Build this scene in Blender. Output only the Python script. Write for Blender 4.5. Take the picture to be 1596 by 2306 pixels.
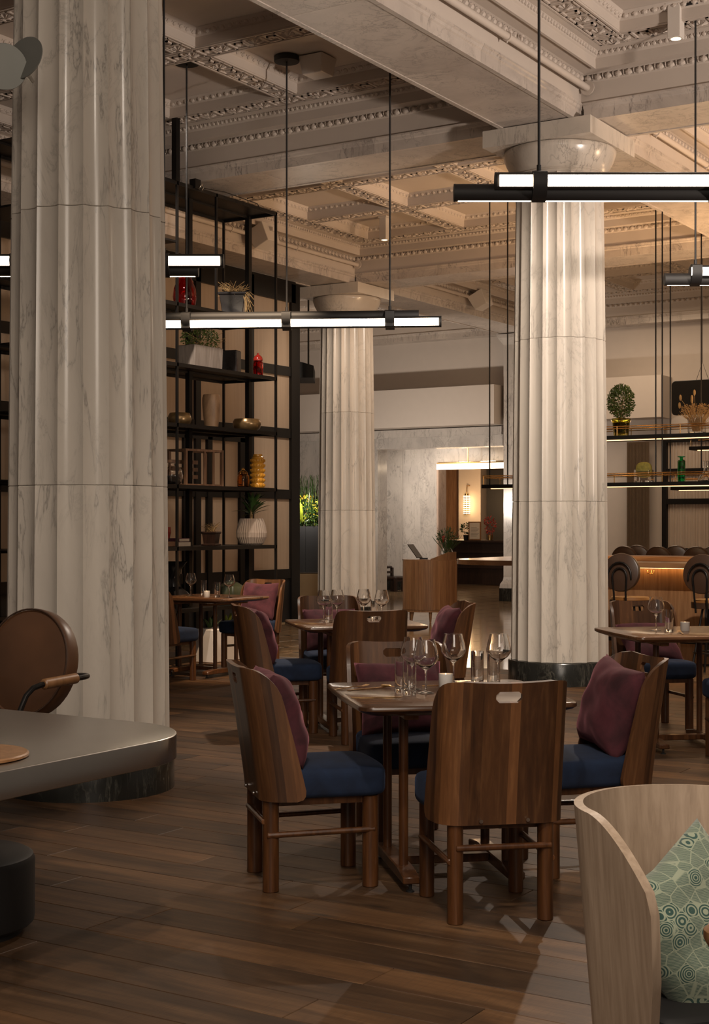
import bpy, bmesh, math, random
from math import sin, cos, pi, radians as R, sqrt, atan2
from mathutils import Vector, Matrix

# ------------------------------------------------------------------ scene, camera, world, exposure
sc = bpy.context.scene
for o in list(bpy.data.objects): bpy.data.objects.remove(o)
COL = sc.collection
YAW = R(32.05)                     # the camera looks 32 degrees to the left of the building's +Y axis
EYE = 1.49
cam_d = bpy.data.cameras.new('camera'); cam = bpy.data.objects.new('camera', cam_d); COL.objects.link(cam)
cam.location = (0, 0, EYE); cam.rotation_euler = (pi/2, 0, YAW)
cam_d.sensor_fit = 'HORIZONTAL'; cam_d.sensor_width = 24.0
cam_d.lens = 3270/1596*24.0; cam_d.shift_y = 27/1596; cam_d.clip_end = 200
sc.camera = cam
sc.view_settings.view_transform = 'Standard'; sc.view_settings.look = 'None'
sc.view_settings.gamma = 1.0; sc.view_settings.use_curve_mapping = False
sc.view_settings.exposure = 0.05
world = bpy.data.worlds.new('world'); sc.world = world; world.use_nodes = True
bg = world.node_tree.nodes['Background']; bg.inputs[0].default_value = (1.0, 0.80, 0.64, 1); bg.inputs[1].default_value = 0.11

def lamp_data(kind, energy, color, size=.05, angle=60, blend=.5, sy=None):
    d = bpy.data.lights.new(kind.lower()+'_light', kind); d.energy = energy; d.color = color
    if kind == 'SPOT': d.spot_size = R(angle); d.spot_blend = blend; d.shadow_soft_size = size
    elif kind == 'POINT': d.shadow_soft_size = size
    elif kind == 'AREA':
        d.size = size
        if sy: d.shape = 'RECTANGLE'; d.size_y = sy
    return d
def lamp(kind, loc, energy, color, target=None, parent=None, **k):
    o = bpy.data.objects.new(kind.lower()+'_light', lamp_data(kind, energy, color, **k)); COL.objects.link(o)
    o.location = loc
    if target is not None:
        o.rotation_euler = (Vector(target)-Vector(loc)).to_track_quat('-Z', 'Y').to_euler()
    if parent: o.parent = parent
    return o
WARM = (1.0, 0.74, 0.50); WARM2 = (1.0, 0.62, 0.32); NEUT = (1.0, 0.86, 0.72)
def site(x, y, z=0.0):             # furniture is laid out in metres right of / in front of the viewpoint, then turned into the building frame
    return Vector((x*cos(YAW)-y*sin(YAW), x*sin(YAW)+y*cos(YAW), z))

# ------------------------------------------------------------------ mesh helpers
rnd = random.Random(7)
class MB:
    def __init__(s): s.v = []; s.f = []
    def add(s, vs, fs):
        n = len(s.v); s.v += [tuple(p) for p in vs]; s.f += [tuple(i+n for i in f) for f in fs]; return s
    def box(s, x0, x1, y0, y1, z0, z1):
        return s.add([(x0,y0,z0),(x1,y0,z0),(x1,y1,z0),(x0,y1,z0),(x0,y0,z1),(x1,y0,z1),(x1,y1,z1),(x0,y1,z1)],
                     [(3,2,1,0),(4,5,6,7),(0,1,5,4),(1,2,6,5),(2,3,7,6),(3,0,4,7)])
    def cbox(s, c, d): return s.box(c[0]-d[0]/2, c[0]+d[0]/2, c[1]-d[1]/2, c[1]+d[1]/2, c[2]-d[2]/2, c[2]+d[2]/2)
    def bar(s, p, q, w, h=None):
        p = Vector(p); q = Vector(q); h = h or w; t = (q-p).normalized()
        a = t.cross(Vector((0,0,1)));
        if a.length < 1e-4: a = Vector((1,0,0))
        a.normalize(); b = a.cross(t)
        vs = [e+a*i*w/2+b*j*h/2 for e in (p, q) for i, j in ((-1,-1),(1,-1),(1,1),(-1,1))]
        return s.add(vs, [(3,2,1,0),(4,5,6,7),(0,1,5,4),(1,2,6,5),(2,3,7,6),(3,0,4,7)])
    def cyl(s, p, q, r0, r1=None, n=16, sy=1.0):
        p = Vector(p); q = Vector(q); r1 = r0 if r1 is None else r1; t = (q-p).normalized()
        a = t.cross(Vector((0,0,1)))
        if a.length < 1e-4: a = Vector((1,0,0))
        a.normalize(); b = t.cross(a)
        vs = []
        for e, r in ((p, r0), (q, r1)):
            for k in range(n):
                w = 2*pi*k/n; vs.append(e+a*r*cos(w)+b*r*sy*sin(w))
        fs = [(k, (k+1)%n, n+(k+1)%n, n+k) for k in range(n)]
        fs += [tuple(range(n-1,-1,-1)), tuple(range(n, 2*n))]
        return s.add(vs, fs)
    def lathe(s, prof, n=24, c=(0,0,0), closed=False, cap=True):
        vs = []; m = len(prof)
        for r, z in prof:
            for k in range(n):
                w = 2*pi*k/n; vs.append((c[0]+r*cos(w), c[1]+r*sin(w), c[2]+z))
        fs = []
        for i in range(m-1 if not closed else m):
            j = (i+1) % m
            fs += [(i*n+k, i*n+(k+1)%n, j*n+(k+1)%n, j*n+k) for k in range(n)]
        if cap and not closed:
            fs += [tuple(range(n-1,-1,-1)), tuple((m-1)*n+k for k in range(n))]
        return s.add(vs, fs)
    def tube(s, path, r, n=10, closed=False):
        P = [Vector(p) for p in path]; m = len(P); vs = []; prev = None
        for i in range(m):
            if closed: t = P[(i+1)%m]-P[i-1]
            else: t = P[min(i+1,m-1)]-P[max(i-1,0)]
            t.normalize()
            if prev is None:
                a = t.cross(Vector((0,0,1)))
                if a.length < 1e-3: a = t.cross(Vector((1,0,0)))
            else: a = prev - t*prev.dot(t)
            a.normalize(); prev = a; b = t.cross(a)
            rr = r[i] if isinstance(r, (list, tuple)) else r
            vs += [P[i]+a*rr*cos(2*pi*k/n)+b*rr*sin(2*pi*k/n) for k in range(n)]
        fs = []
        for i in range(m if closed else m-1):
            j = (i+1) % m
            fs += [(i*n+k, i*n+(k+1)%n, j*n+(k+1)%n, j*n+k) for k in range(n)]
        if not closed: fs += [tuple(range(n-1,-1,-1)), tuple((m-1)*n+k for k in range(n))]
        return s.add(vs, fs)
    def prism(s, poly, z0, z1):
        n = len(poly)
        vs = [(x,y,z0) for x,y in poly]+[(x,y,z1) for x,y in poly]
        return s.add(vs, [tuple(range(n-1,-1,-1)), tuple(range(n,2*n))]+[(k,(k+1)%n,n+(k+1)%n,n+k) for k in range(n)])
    def loft(s, rings, cap=True):
        n = len(rings[0]); vs = [p for r in rings for p in r]; fs = []
        for i in range(len(rings)-1):
            fs += [(i*n+k, i*n+(k+1)%n, (i+1)*n+(k+1)%n, (i+1)*n+k) for k in range(n)]
        if cap: fs += [tuple(range(n-1,-1,-1)), tuple((len(rings)-1)*n+k for k in range(n))]
        return s.add(vs, fs)
    def superbox(s, c, d, p=6.0, res=8):
        vs = []; fs = []; idx = {}
        def vid(v):
            k = (round(v[0],5), round(v[1],5), round(v[2],5))
            if k not in idx: idx[k] = len(vs); vs.append(v)
            return idx[k]
        def mp(v):
            L = (abs(v[0])**p+abs(v[1])**p+abs(v[2])**p)**(1/p)
            return v[0]/L, v[1]/L, v[2]/L
        def T(t): return math.tan(t*pi/4)**1 if False else t
        for ax in range(3):
            for sg in (-1, 1):
                g = [[None]*(res+1) for _ in range(res+1)]
                for i in range(res+1):
                    for j in range(res+1):
                        a = sin(pi/2*(2*i/res-1)); b = sin(pi/2*(2*j/res-1))
                        v = [0,0,0]; v[ax] = sg; v[(ax+1)%3] = a; v[(ax+2)%3] = b
                        g[i][j] = vid(mp(v))
                for i in range(res):
                    for j in range(res):
                        q = (g[i][j], g[i+1][j], g[i+1][j+1], g[i][j+1])
                        fs.append(q if sg > 0 else q[::-1])
        return s.add([(c[0]+v[0]*d[0]/2, c[1]+v[1]*d[1]/2, c[2]+v[2]*d[2]/2) for v in vs], fs)
    def mesh(s, name, smooth=True, bevel=0, seg=1, angle=35, uv=None, fix=True):
        me = bpy.data.meshes.new(name); me.from_pydata(s.v, [], s.f)
        if bevel or fix:
            bm = bmesh.new(); bm.from_mesh(me)
            if fix: bmesh.ops.recalc_face_normals(bm, faces=bm.faces)
            if bevel:
                ed = [e for e in bm.edges if len(e.link_faces) == 2 and e.calc_face_angle(0) > R(30)]
                bmesh.ops.bevel(bm, geom=ed, offset=bevel, segments=seg, affect='EDGES', profile=.5, clamp_overlap=True)
            bm.to_mesh(me); bm.free()
        if smooth:
            me.polygons.foreach_set('use_smooth', [True]*len(me.polygons))
            me.set_sharp_from_angle(angle=R(angle))
        if uv:
            lay = me.uv_layers.new(name='UVMap'); co = me.vertices
            for lp in me.loops: lay.data[lp.index].uv = uv(co[lp.vertex_index].co)
        me.update(); return me
    def build(s, name, mat, parent=None, **k):
        return obj(name, s.mesh(name, **k), mat, parent)
def obj(name, me, mat, parent=None, loc=None, rot=None):
    if mat is not None and not me.materials: me.materials.append(mat)
    o = bpy.data.objects.new(name, me); COL.objects.link(o)
    if parent: o.parent = parent
    if loc is not None: o.location = loc
    if rot is not None: o.rotation_euler = rot
    return o
def empty(name, loc=(0,0,0), yaw=0):
    o = bpy.data.objects.new(name, None); COL.objects.link(o); o.empty_display_size = .1
    o.location = loc; o.rotation_euler = (0,0,yaw); return o
def tag(o, label=None, cat=None, group=None, kind=None):
    if label: o['label'] = label
    if cat: o['category'] = cat
    if group: o['group'] = group
    if kind: o['kind'] = kind
    return o
def copy_tree(o, parent=None):
    c = o.copy(); COL.objects.link(c); c.parent = parent
    for ch in [x for x in bpy.data.objects if x.parent == o]: copy_tree(ch, c)
    return c
def copy_thing(o, loc, yaw, label, group=None):
    c = copy_tree(o); c.location = loc; c.rotation_euler = (0,0,yaw); c['label'] = label
    if group: c['group'] = group
    return c
def rrect(w, h, r, n=6, bow=0.0):
    pts = []
    for cx, cy, a0 in ((w/2-r, h/2-r, 0), (-w/2+r, h/2-r, 90), (-w/2+r, -h/2+r, 180), (w/2-r, -h/2+r, 270)):
        for k in range(n+1):
            a = R(a0+90*k/n); pts.append((cx+r*cos(a), cy+r*sin(a)))
    if bow:
        out = []
        for i in range(len(pts)):
            p = pts[i]; q = pts[(i+1)%len(pts)]; out.append(p)
            L = sqrt((p[0]-q[0])**2+(p[1]-q[1])**2)
            if L > .3:
                for t in (.25,.5,.75):
                    x = p[0]+(q[0]-p[0])*t; y = p[1]+(q[1]-p[1])*t; b = bow*4*t*(1-t)
                    nx, ny = (q[1]-p[1])/L, -(q[0]-p[0])/L
                    out.append((x+nx*b, y+ny*b))
        pts = out
    return pts

# ------------------------------------------------------------------ materials
class NT:
    def __init__(s, name):
        s.m = bpy.data.materials.new(name); s.m.use_nodes = True; s.t = s.m.node_tree
        s.b = s.t.nodes['Principled BSDF']
    def n(s, typ, **k):
        nd = s.t.nodes.new(typ)
        for a, v in k.items():
            if a.startswith('_'): nd.inputs[a[1:].replace('_', ' ')].default_value = v
            else: setattr(nd, a, v)
        return nd
    def l(s, a, b): s.t.links.new(a, b)
    def set(s, **k):
        for a, v in k.items(): s.b.inputs[a.replace('_', ' ')].default_value = v
        return s
    def coords(s, scale=(1,1,1), rot=(0,0,0), rand=True, src='Object'):
        tc = s.n('ShaderNodeTexCoord'); mp = s.n('ShaderNodeMapping')
        mp.inputs['Scale'].default_value = scale; mp.inputs['Rotation'].default_value = rot
        out = tc.outputs[src]
        if rand:
            oi = s.n('ShaderNodeObjectInfo'); mu = s.n('ShaderNodeMath', operation='MULTIPLY'); mu.inputs[1].default_value = 37.0
            s.l(oi.outputs['Random'], mu.inputs[0])
            ad = s.n('ShaderNodeVectorMath', operation='ADD'); s.l(out, ad.inputs[0]); s.l(mu.outputs[0], ad.inputs[1]); out = ad.outputs[0]
        s.l(out, mp.inputs['Vector']); return mp.outputs[0]
    def noise(s, vec, scale=5, detail=4, rough=.5, dist=0):
        nd = s.n('ShaderNodeTexNoise'); nd.inputs['Scale'].default_value = scale; nd.inputs['Detail'].default_value = detail
        nd.inputs['Roughness'].default_value = rough; nd.inputs['Distortion'].default_value = dist
        s.l(vec, nd.inputs['Vector']); return nd.outputs['Fac']
    def ramp(s, fac, stops, interp='LINEAR'):
        nd = s.n('ShaderNodeValToRGB'); cr = nd.color_ramp; cr.interpolation = interp
        while len(cr.elements) < len(stops): cr.elements.new(.5)
        for e, (p, c) in zip(cr.elements, stops):
            e.position = p; e.color = (*c, 1) if not isinstance(c, (int, float)) else (c, c, c, 1)
        s.l(fac, nd.inputs[0]); return nd.outputs[0]
    def mix(s, fac, a, b, mode='MIX'):
        nd = s.n('ShaderNodeMix', data_type='RGBA', blend_type=mode)
        for i, v in ((0, fac), (6, a), (7, b)):
            if hasattr(v, 'links'): s.l(v, nd.inputs[i])
            else: nd.inputs[i].default_value = v if i == 0 else (*v, 1)
        return nd.outputs[2]
    def math(s, op, a, b=0.0):
        nd = s.n('ShaderNodeMath', operation=op)
        for i, v in ((0, a), (1, b)):
            if hasattr(v, 'links'): s.l(v, nd.inputs[i])
            else: nd.inputs[i].default_value = v
        return nd.outputs[0]
    def color(s, c):
        if hasattr(c, 'links'): s.l(c, s.b.inputs['Base Color'])
        else: s.b.inputs['Base Color'].default_value = (*c, 1)
        return s
    def bump(s, h, strength=.2, dist=.01):
        nd = s.n('ShaderNodeBump'); nd.inputs['Strength'].default_value = strength; nd.inputs['Distance'].default_value = dist
        s.l(h, nd.inputs['Height']); s.l(nd.outputs[0], s.b.inputs['Normal']); return s

def m_floor():
    t = NT('rustic_oak_floor'); t.set(Roughness=.5, Specular_IOR_Level=.35)
    v = t.coords(scale=(1.6,22,22)); g = t.noise(v, 1.0, 6, .65, .5)
    c = t.ramp(g, [(.22, (.050,.024,.010)), (.5, (.125,.066,.030)), (.8, (.215,.122,.060))])
    st = t.noise(t.coords(scale=(1.1,5,5)), 1.0, 4, .6, .8)
    c = t.mix(t.ramp(st, [(.46, 0.0), (.68, .85)]), c, (.036,.020,.011))
    kn = t.n('ShaderNodeTexVoronoi'); kn.inputs['Scale'].default_value = 1.0; t.l(t.coords(scale=(1.3,5.5,5.5)), kn.inputs['Vector'])
    c = t.mix(t.ramp(kn.outputs['Distance'], [(.02, .9), (.13, 0.0)]), c, (.018,.010,.006))
    saw = t.noise(t.coords(scale=(130,9,9), rot=(0,0,.35)), 1.0, 2)
    c = t.mix(t.ramp(saw, [(.50, 0.0), (.75, .35)]), c, (.045,.025,.013))
    oi = t.n('ShaderNodeObjectInfo'); br = t.ramp(oi.outputs['Random'], [(0, (.50,.49,.50)), (.5, (.80,.77,.74)), (1, (1.15,1.07,.98))])
    t.color(t.mix(1.0, c, br, 'MULTIPLY')); t.bump(t.math('ADD', g, t.math('MULTIPLY', saw, .5)), .16, .003); return t.m
def m_plain(name, col, rough=.5, metal=0, var=.06, scale=6, bump=0, **k):
    t = NT(name); t.set(Roughness=rough, Metallic=metal)
    v = t.coords(); n = t.noise(v, scale, 4)
    t.color(t.mix(n, tuple(c*(1-var*2) for c in col), tuple(min(1, c*(1+var*2)) for c in col)))
    if bump: t.bump(t.noise(v, scale*12, 3), bump, .004)
    t.set(**k); return t.m
def m_marble(name, base, vein, tint, scale=1.0, rough=.22, rot=(0,.5,.4), stretch=(1,1,.35), amt=1.0, vmix=.8):
    t = NT(name); t.set(Roughness=rough)
    v = t.coords(scale=tuple(scale*x for x in stretch), rot=rot)
    a = t.noise(v, 3.2, 6, .62, 1.1); a = t.math('ABSOLUTE', t.math('SUBTRACT', a, .5))
    fine = t.ramp(a, [(0, 1.0), (.013, .32), (.042, 0.0)])
    cl = t.ramp(t.noise(v, 1.6, 3), [(.42, 0.0), (.68, 1.0)])
    m1 = t.math('MULTIPLY', fine, cl)
    v2 = t.coords(scale=tuple(scale*x for x in (6.5,6.5,1.1)), rot=(.28,.42,0)); f2 = t.math('ABSOLUTE', t.math('SUBTRACT', t.noise(v2, 1.0, 6, .6, .35), .5))
    f2 = t.ramp(f2, [(0, .85), (.012, .25), (.035, 0.0)]); c2 = t.ramp(t.noise(v, 2.3, 3), [(.45, 0.0), (.62, 1.0)])
    m1 = t.math('MAXIMUM', t.math('MULTIPLY', m1, vmix), t.math('MULTIPLY', f2, c2))
    b = t.noise(v, 1.1, 7, .65, .6)
    cloud = t.ramp(b, [(.35, 0.0), (.75, 1.0)])
    c = t.mix(cloud, base, tint)
    c = t.mix(t.math('MULTIPLY', m1, amt), c, vein)
    oi = t.n('ShaderNodeObjectInfo')
    br = t.ramp(oi.outputs['Random'], [(0, .93), (1, 1.0)])
    t.color(t.mix(1.0, c, br, 'MULTIPLY')); return t.m
def m_wood(name, dark, mid, light, grain=(30,30,1.6), stripe=None, rough=.35, src='Object', coat=0.0, tonal=.25, bump=.05):
    """grain: noise scale per axis (small along the fibre); stripe: (axis, width) of glued-up staves"""
    t = NT(name); t.set(Roughness=rough, Coat_Weight=coat, Coat_Roughness=.12)
    v = t.coords(scale=grain, src=src)
    g = t.noise(v, 1.0, 5, .6, .4)
    c = t.ramp(g, [(.25, dark), (.52, mid), (.80, light)])
    big = t.noise(t.coords(scale=tuple(x*.12 for x in grain), src=src), 1.0, 3, .5, .8)
    c = t.mix(t.ramp(big, [(.35, 0.0), (.7, .55)]), c, dark)
    if stripe:
        tc = t.n('ShaderNodeTexCoord'); sp = t.n('ShaderNodeSeparateXYZ'); t.l(tc.outputs[src], sp.inputs[0])
        oi = t.n('ShaderNodeObjectInfo')
        q = t.math('DIVIDE', sp.outputs[stripe[0]], stripe[1])
        wob = t.n('ShaderNodeTexWhiteNoise', noise_dimensions='1D')
        q = t.math('ADD', q, t.math('MULTIPLY', oi.outputs['Random'], 91.0))
        # uneven stave widths: warp the index before flooring
        q = t.math('ADD', q, t.math('MULTIPLY', t.math('SINE', t.math('MULTIPLY', q, 2.1)), .35))
        t.l(t.math('FLOOR', q), wob.inputs['W'])
        st = t.ramp(wob.outputs['Value'], [(0, .55), (.35, .78), (.7, 1.0), (1, 1.5)])
        c = t.mix(1.0, c, st, 'MULTIPLY')
        c = t.mix(t.math('MULTIPLY', wob.outputs['Value'], .35), c, light)
    oi = t.n('ShaderNodeObjectInfo')
    br = t.ramp(oi.outputs['Random'], [(0, 1-tonal), (1, 1.0)])
    t.color(t.mix(1.0, c, br, 'MULTIPLY'))
    if bump: t.bump(g, bump, .002)
    return t.m
def m_cloth(name, col, lightc, rough=.9, sheen=.6, scale=9):
    t = NT(name); v = t.coords()
    n = t.noise(v, scale, 4, .6, .5)
    t.color(t.mix(t.ramp(n, [(.3, 0.0), (.75, 1.0)]), col, lightc)); t.set(Roughness=rough, Sheen_Weight=sheen, Sheen_Roughness=.35, Sheen_Tint=(*[min(1, x*4+.1) for x in lightc], 1))
    t.bump(t.noise(v, 220, 2), .12, .002); return t.m
def m_glass(name, col=(1,1,1), rough=0.0, ior=1.45):
    t = NT(name); t.set(Roughness=rough, Transmission_Weight=1.0, IOR=ior); t.color(col); return t.m
def m_emit(name, col, strength):
    t = NT(name); t.color((.0,.0,.0)); t.set(Emission_Color=(*col, 1), Emission_Strength=strength); return t.m

M = {}
M['marble'] = m_marble('white_veined_marble', (.63,.565,.49), (.17,.155,.14), (.49,.44,.385), .9, .22, rot=(0,.45,.3), stretch=(1.2,1.2,.45), amt=.75, vmix=.45)
M['marble_beam'] = m_marble('beam_marble', (.60,.53,.47), (.12,.10,.09), (.38,.33,.295), 1.3, .30, rot=(.2,.3,.5), stretch=(.8,.8,1))
M['marble_wall'] = m_marble('wall_marble', (.60,.56,.52), (.20,.19,.18), (.42,.39,.37), 1.3, .18, rot=(.3,.6,.5), stretch=(1,1,.6))
M['marble_black'] = m_marble('black_marble', (.012,.012,.010), (.16,.15,.12), (.02,.02,.018), 2.4, .22, amt=.7)
M['plaster'] = m_plain('painted_plaster', (.52,.455,.40), .75, var=.02)
M['plaster_wall'] = m_plain('wall_paint', (.55,.49,.44), .7, var=.02)
M['plaster_brown'] = m_plain('brown_curtain_cloth', (.26,.19,.13), .85, var=.05)
M['pipe'] = m_plain('painted_pipe', (.56,.49,.43), .5, var=.02)
M['black'] = m_plain('black_steel', (.014,.012,.011), .42, 0.6, var=.1)
M['blackmatte'] = m_plain('matte_black', (.010,.009,.009), .6)
M['steel'] = m_plain('brushed_steel', (.46,.445,.42), .30, 1.0, var=.05, scale=3)
M['chrome'] = m_plain('chrome', (.7,.68,.66), .15, 1.0, var=.01)
M['brass'] = m_plain('brass', (.72,.47,.20), .25, 1.0, var=.04)
M['bronze'] = m_plain('bronze_glaze', (.17,.105,.045), .28, .6, var=.35, scale=9)
M['walnut_back'] = m_wood('walnut_staves', (.050,.018,.007), (.115,.044,.015), (.25,.112,.042), grain=(42,5,42), stripe=(0,.062), rough=.44, src='UV', coat=.05)
M['walnut'] = m_wood('walnut_turned', (.035,.012,.004), (.115,.042,.013), (.21,.085,.03), grain=(34,34,3), rough=.33, coat=.2)
M['walnut_top'] = m_wood('walnut_table', (.04,.015,.006), (.125,.052,.021), (.24,.115,.052), grain=(3,36,36), stripe=(1,.085), rough=.24, coat=.15)
M['teak'] = m_wood('teak', (.14,.06,.022), (.27,.13,.05), (.38,.20,.09), grain=(30,30,2), rough=.4, coat=.1)
M['oak'] = m_wood('pale_oak', (.25,.178,.122), (.36,.268,.192), (.45,.342,.252), grain=(55,55,2.2), rough=.42, tonal=.05)
M['barwood'] = m_wood('bar_oak', (.20,.095,.04), (.34,.18,.085), (.45,.26,.13), grain=(40,40,2.5), rough=.35)
M['barwood_x'] = m_wood('bar_counter_oak', (.20,.095,.04), (.36,.19,.09), (.48,.28,.14), grain=(2.5,40,40), rough=.3, coat=.2)
M['darkwood'] = m_wood('dark_stained_wood', (.012,.006,.004), (.03,.013,.008), (.055,.025,.015), grain=(30,30,3), rough=.35)
M['cratewood'] = m_wood('crate_pine', (.12,.06,.03), (.24,.13,.075), (.36,.22,.14), grain=(20,20,3), rough=.6)
M['floorwood'] = m_floor()
M['burgundy'] = m_cloth('burgundy_velvet', (.030,.0055,.009), (.095,.019,.028))
M['blue'] = m_cloth('blue_velvet', (.0035,.009,.027), (.0095,.024,.064), sheen=.2)
M['leather'] = m_plain('brown_leather', (.085,.038,.018), .36, var=.22, scale=4, bump=.05)
M['leather_dark'] = m_plain('dark_brown_leather', (.050,.026,.016), .36, var=.2, scale=5, bump=.05)
M['leather_tan'] = m_plain('cognac_leather', (.20,.085,.022), .38, var=.15, scale=5, bump=.05)
M['glass'] = m_glass('clear_glass')
M['glass_red'] = m_glass('red_glass', (.62,.03,.02)); M['glass_amber'] = m_glass('amber_glass', (.80,.42,.10))
M['glass_green'] = m_glass('green_glass', (.02,.55,.20)); M['glass_olive'] = m_glass('olive_glass', (.55,.50,.10))
M['red_ceramic'] = m_plain('red_glaze', (.24,.018,.012), .15, var=.2)
M['yellow_ceramic'] = m_plain('yellow_glaze', (.50,.23,.025), .2, var=.08)
M['dark_ceramic'] = m_plain('dark_glaze', (.016,.014,.014), .18, var=.4)
M['grey_pot'] = m_plain('ribbed_stoneware', (.25,.195,.155), .8, var=.08, scale=20)
M['concrete'] = m_wood('weathered_planter', (.15,.12,.10), (.25,.21,.18), (.36,.31,.28), grain=(40,40,4), rough=.8)
M['vase_wood'] = m_wood('carved_wood_vase', (.10,.045,.018), (.44,.27,.15), (.55,.37,.22), grain=(6,6,2.5), rough=.5)
M['white'] = m_plain('white_enamel', (.62,.57,.52), .5, var=.02)
M['paper'] = m_plain('paper', (.55,.48,.40), .8)
M['book_plum'] = m_plain('plum_book_cloth', (.10,.03,.045), .7)
M['screen'] = m_plain('dark_screen', (.006,.006,.008), .12)
M['leaf'] = m_plain('green_leaf', (.030,.070,.014), .45, var=.3, scale=30)
M['leaf_box'] = m_plain('boxwood_leaf', (.055,.085,.014), .45, var=.35, scale=40)
M['leaf_lime'] = m_plain('lime_leaf', (.20,.26,.02), .4, var=.25, scale=20)
M['leaf_yellow'] = m_plain('yellow_leaf', (.55,.36,.03), .5, var=.2)
M['dry'] = m_plain('dried_grass', (.24,.15,.06), .8, var=.25, scale=30)
M['dry_gold'] = m_plain('dried_flower', (.42,.25,.09), .8, var=.2, scale=30)
M['soil'] = m_plain('soil', (.02,.012,.008), .9)
M['flower_red'] = m_plain('red_flower', (.35,.03,.02), .5)
M['tan_panel'] = m_plain('tan_metal_panel', (.30,.20,.10), .35, .3)
M['inset'] = m_plain('black_marble_inset', (.008,.007,.007), .12)
M['led_soft'] = m_emit('soft_led', (1.0,.74,.48), 5.0)
M['slate'] = m_plain('slate_planter', (.028,.030,.034), .45)
M['candle'] = m_plain('white_candle_glass', (.66,.62,.58), .4, var=.02)
M['flame'] = m_emit('candle_flame', (1,.55,.2), 12)
M['led'] = m_emit('led_diffuser', (1.0,.80,.58), 16.0)
M['led_warm'] = m_emit('warm_led', (1.0,.58,.24), 3.5)
M['led_hot'] = m_emit('spot_lens', (1.0,.66,.34), 9.0)
M['led_under'] = m_emit('under_counter_led', (1.0,.55,.20), 14.0)
M['dim_bulb'] = m_emit('dim_bulb', (1.0,.55,.20), 1.5)
M['sconce'] = m_emit('sconce_glass', (1.0,.66,.30), 7.0)
M['gourd'] = m_plain('green_gourd_glaze', (.05,.055,.03), .3, var=.2)
M['pewter'] = m_plain('pewter', (.22,.22,.20), .6, .5, var=.04)
M['moss_olive'] = m_plain('olive_moss', (.20,.17,.03), .8, var=.3, scale=30)
def m_travertine():
    t = NT('travertine_tile'); t.set(Roughness=.10)
    v = t.coords(scale=(1.2,4,4)); n = t.noise(v, 2.2, 6, .6, .6)
    c = t.ramp(n, [(.25, (.20,.115,.055)), (.55, (.29,.19,.105)), (.8, (.37,.26,.155))])
    oi = t.n('ShaderNodeObjectInfo'); br = t.ramp(oi.outputs['Random'], [(0, .8), (1, 1.08)])
    t.color(t.mix(1.0, c, br, 'MULTIPLY')); return t.m
M['travertine'] = m_travertine()
def m_frost():
    t = NT('reeded_glass'); t.set(Roughness=.34, Specular_IOR_Level=.6)
    v = t.coords(scale=(1,1,.05), rand=False); n = t.noise(v, 30, 4)
    t.color(t.mix(n, (.285,.21,.148), (.375,.285,.205)))
    t.bump(t.noise(t.coords(scale=(1,1,.02), rand=False), 160, 2), .35, .003); return t.m
M['frost'] = m_frost()
def m_green_fabric():
    t = NT('green_patterned_fabric'); t.set(Roughness=.9, Sheen_Weight=.3)
    tc = t.n('ShaderNodeTexCoord'); v = tc.outputs['UV']
    vo = t.n('ShaderNodeTexVoronoi', feature='F1'); vo.inputs['Scale'].default_value = 11.0; vo.inputs['Randomness'].default_value = .55; t.l(v, vo.inputs['Vector'])
    ed = t.n('ShaderNodeTexVoronoi', feature='DISTANCE_TO_EDGE'); ed.inputs['Scale'].default_value = 11.0; ed.inputs['Randomness'].default_value = .55; t.l(v, ed.inputs['Vector'])
    rings = t.math('SINE', t.math('MULTIPLY', vo.outputs['Distance'], 42))
    mp = t.n('ShaderNodeMapping'); mp.inputs['Rotation'].default_value = (0,0,.78); t.l(v, mp.inputs[0])
    wv = t.n('ShaderNodeTexWave'); wv.inputs['Scale'].default_value = 46; wv.inputs['Distortion'].default_value = 2.2; wv.inputs['Detail'].default_value = 1; t.l(mp.outputs[0], wv.inputs['Vector'])
    wh = t.n('ShaderNodeTexWhiteNoise', noise_dimensions='3D'); t.l(vo.outputs['Color'], wh.inputs['Vector'])
    pick = t.ramp(wh.outputs['Value'], [(.0, 0.0), (.5, 1.0)], 'CONSTANT')
    pat = t.mix(pick, t.ramp(rings, [(.0, 0.0), (.25, 1.0)]), t.ramp(wv.outputs['Fac'], [(.48, 0.0), (.58, 1.0)]))
    line = t.ramp(ed.outputs['Distance'], [(.0, 1.0), (.025, 1.0), (.05, 0.0)])
    pat = t.mix(1.0, pat, line, 'LIGHTEN')
    nz = t.noise(v, 3, 3)
    base = t.mix(nz, (.010,.036,.029), (.032,.082,.067))
    t.color(t.mix(pat, base, (.25,.28,.20))); t.bump(t.noise(v, 300, 2), .15, .002); return t.m
M['greenfab'] = m_green_fabric()

# ------------------------------------------------------------------ grid of the hall
GX = [-18.65, -12.15, -5.65, .85]; GY = [6.18, 12.68, 19.18, 25.68]; S = 6.5
Z_SOF, Z_BAND, Z_FRZ, Z_RIB, Z_PAN = 5.16, 5.31, 5.49, 5.69, 5.84
def view_px(x, y):                 # where a floor point falls across the picture, to skip floor pieces nobody can see
    xr = x*cos(YAW)+y*sin(YAW); d = -x*sin(YAW)+y*cos(YAW)
    return (798+3270*xr/d if d > .3 else None), d

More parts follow.
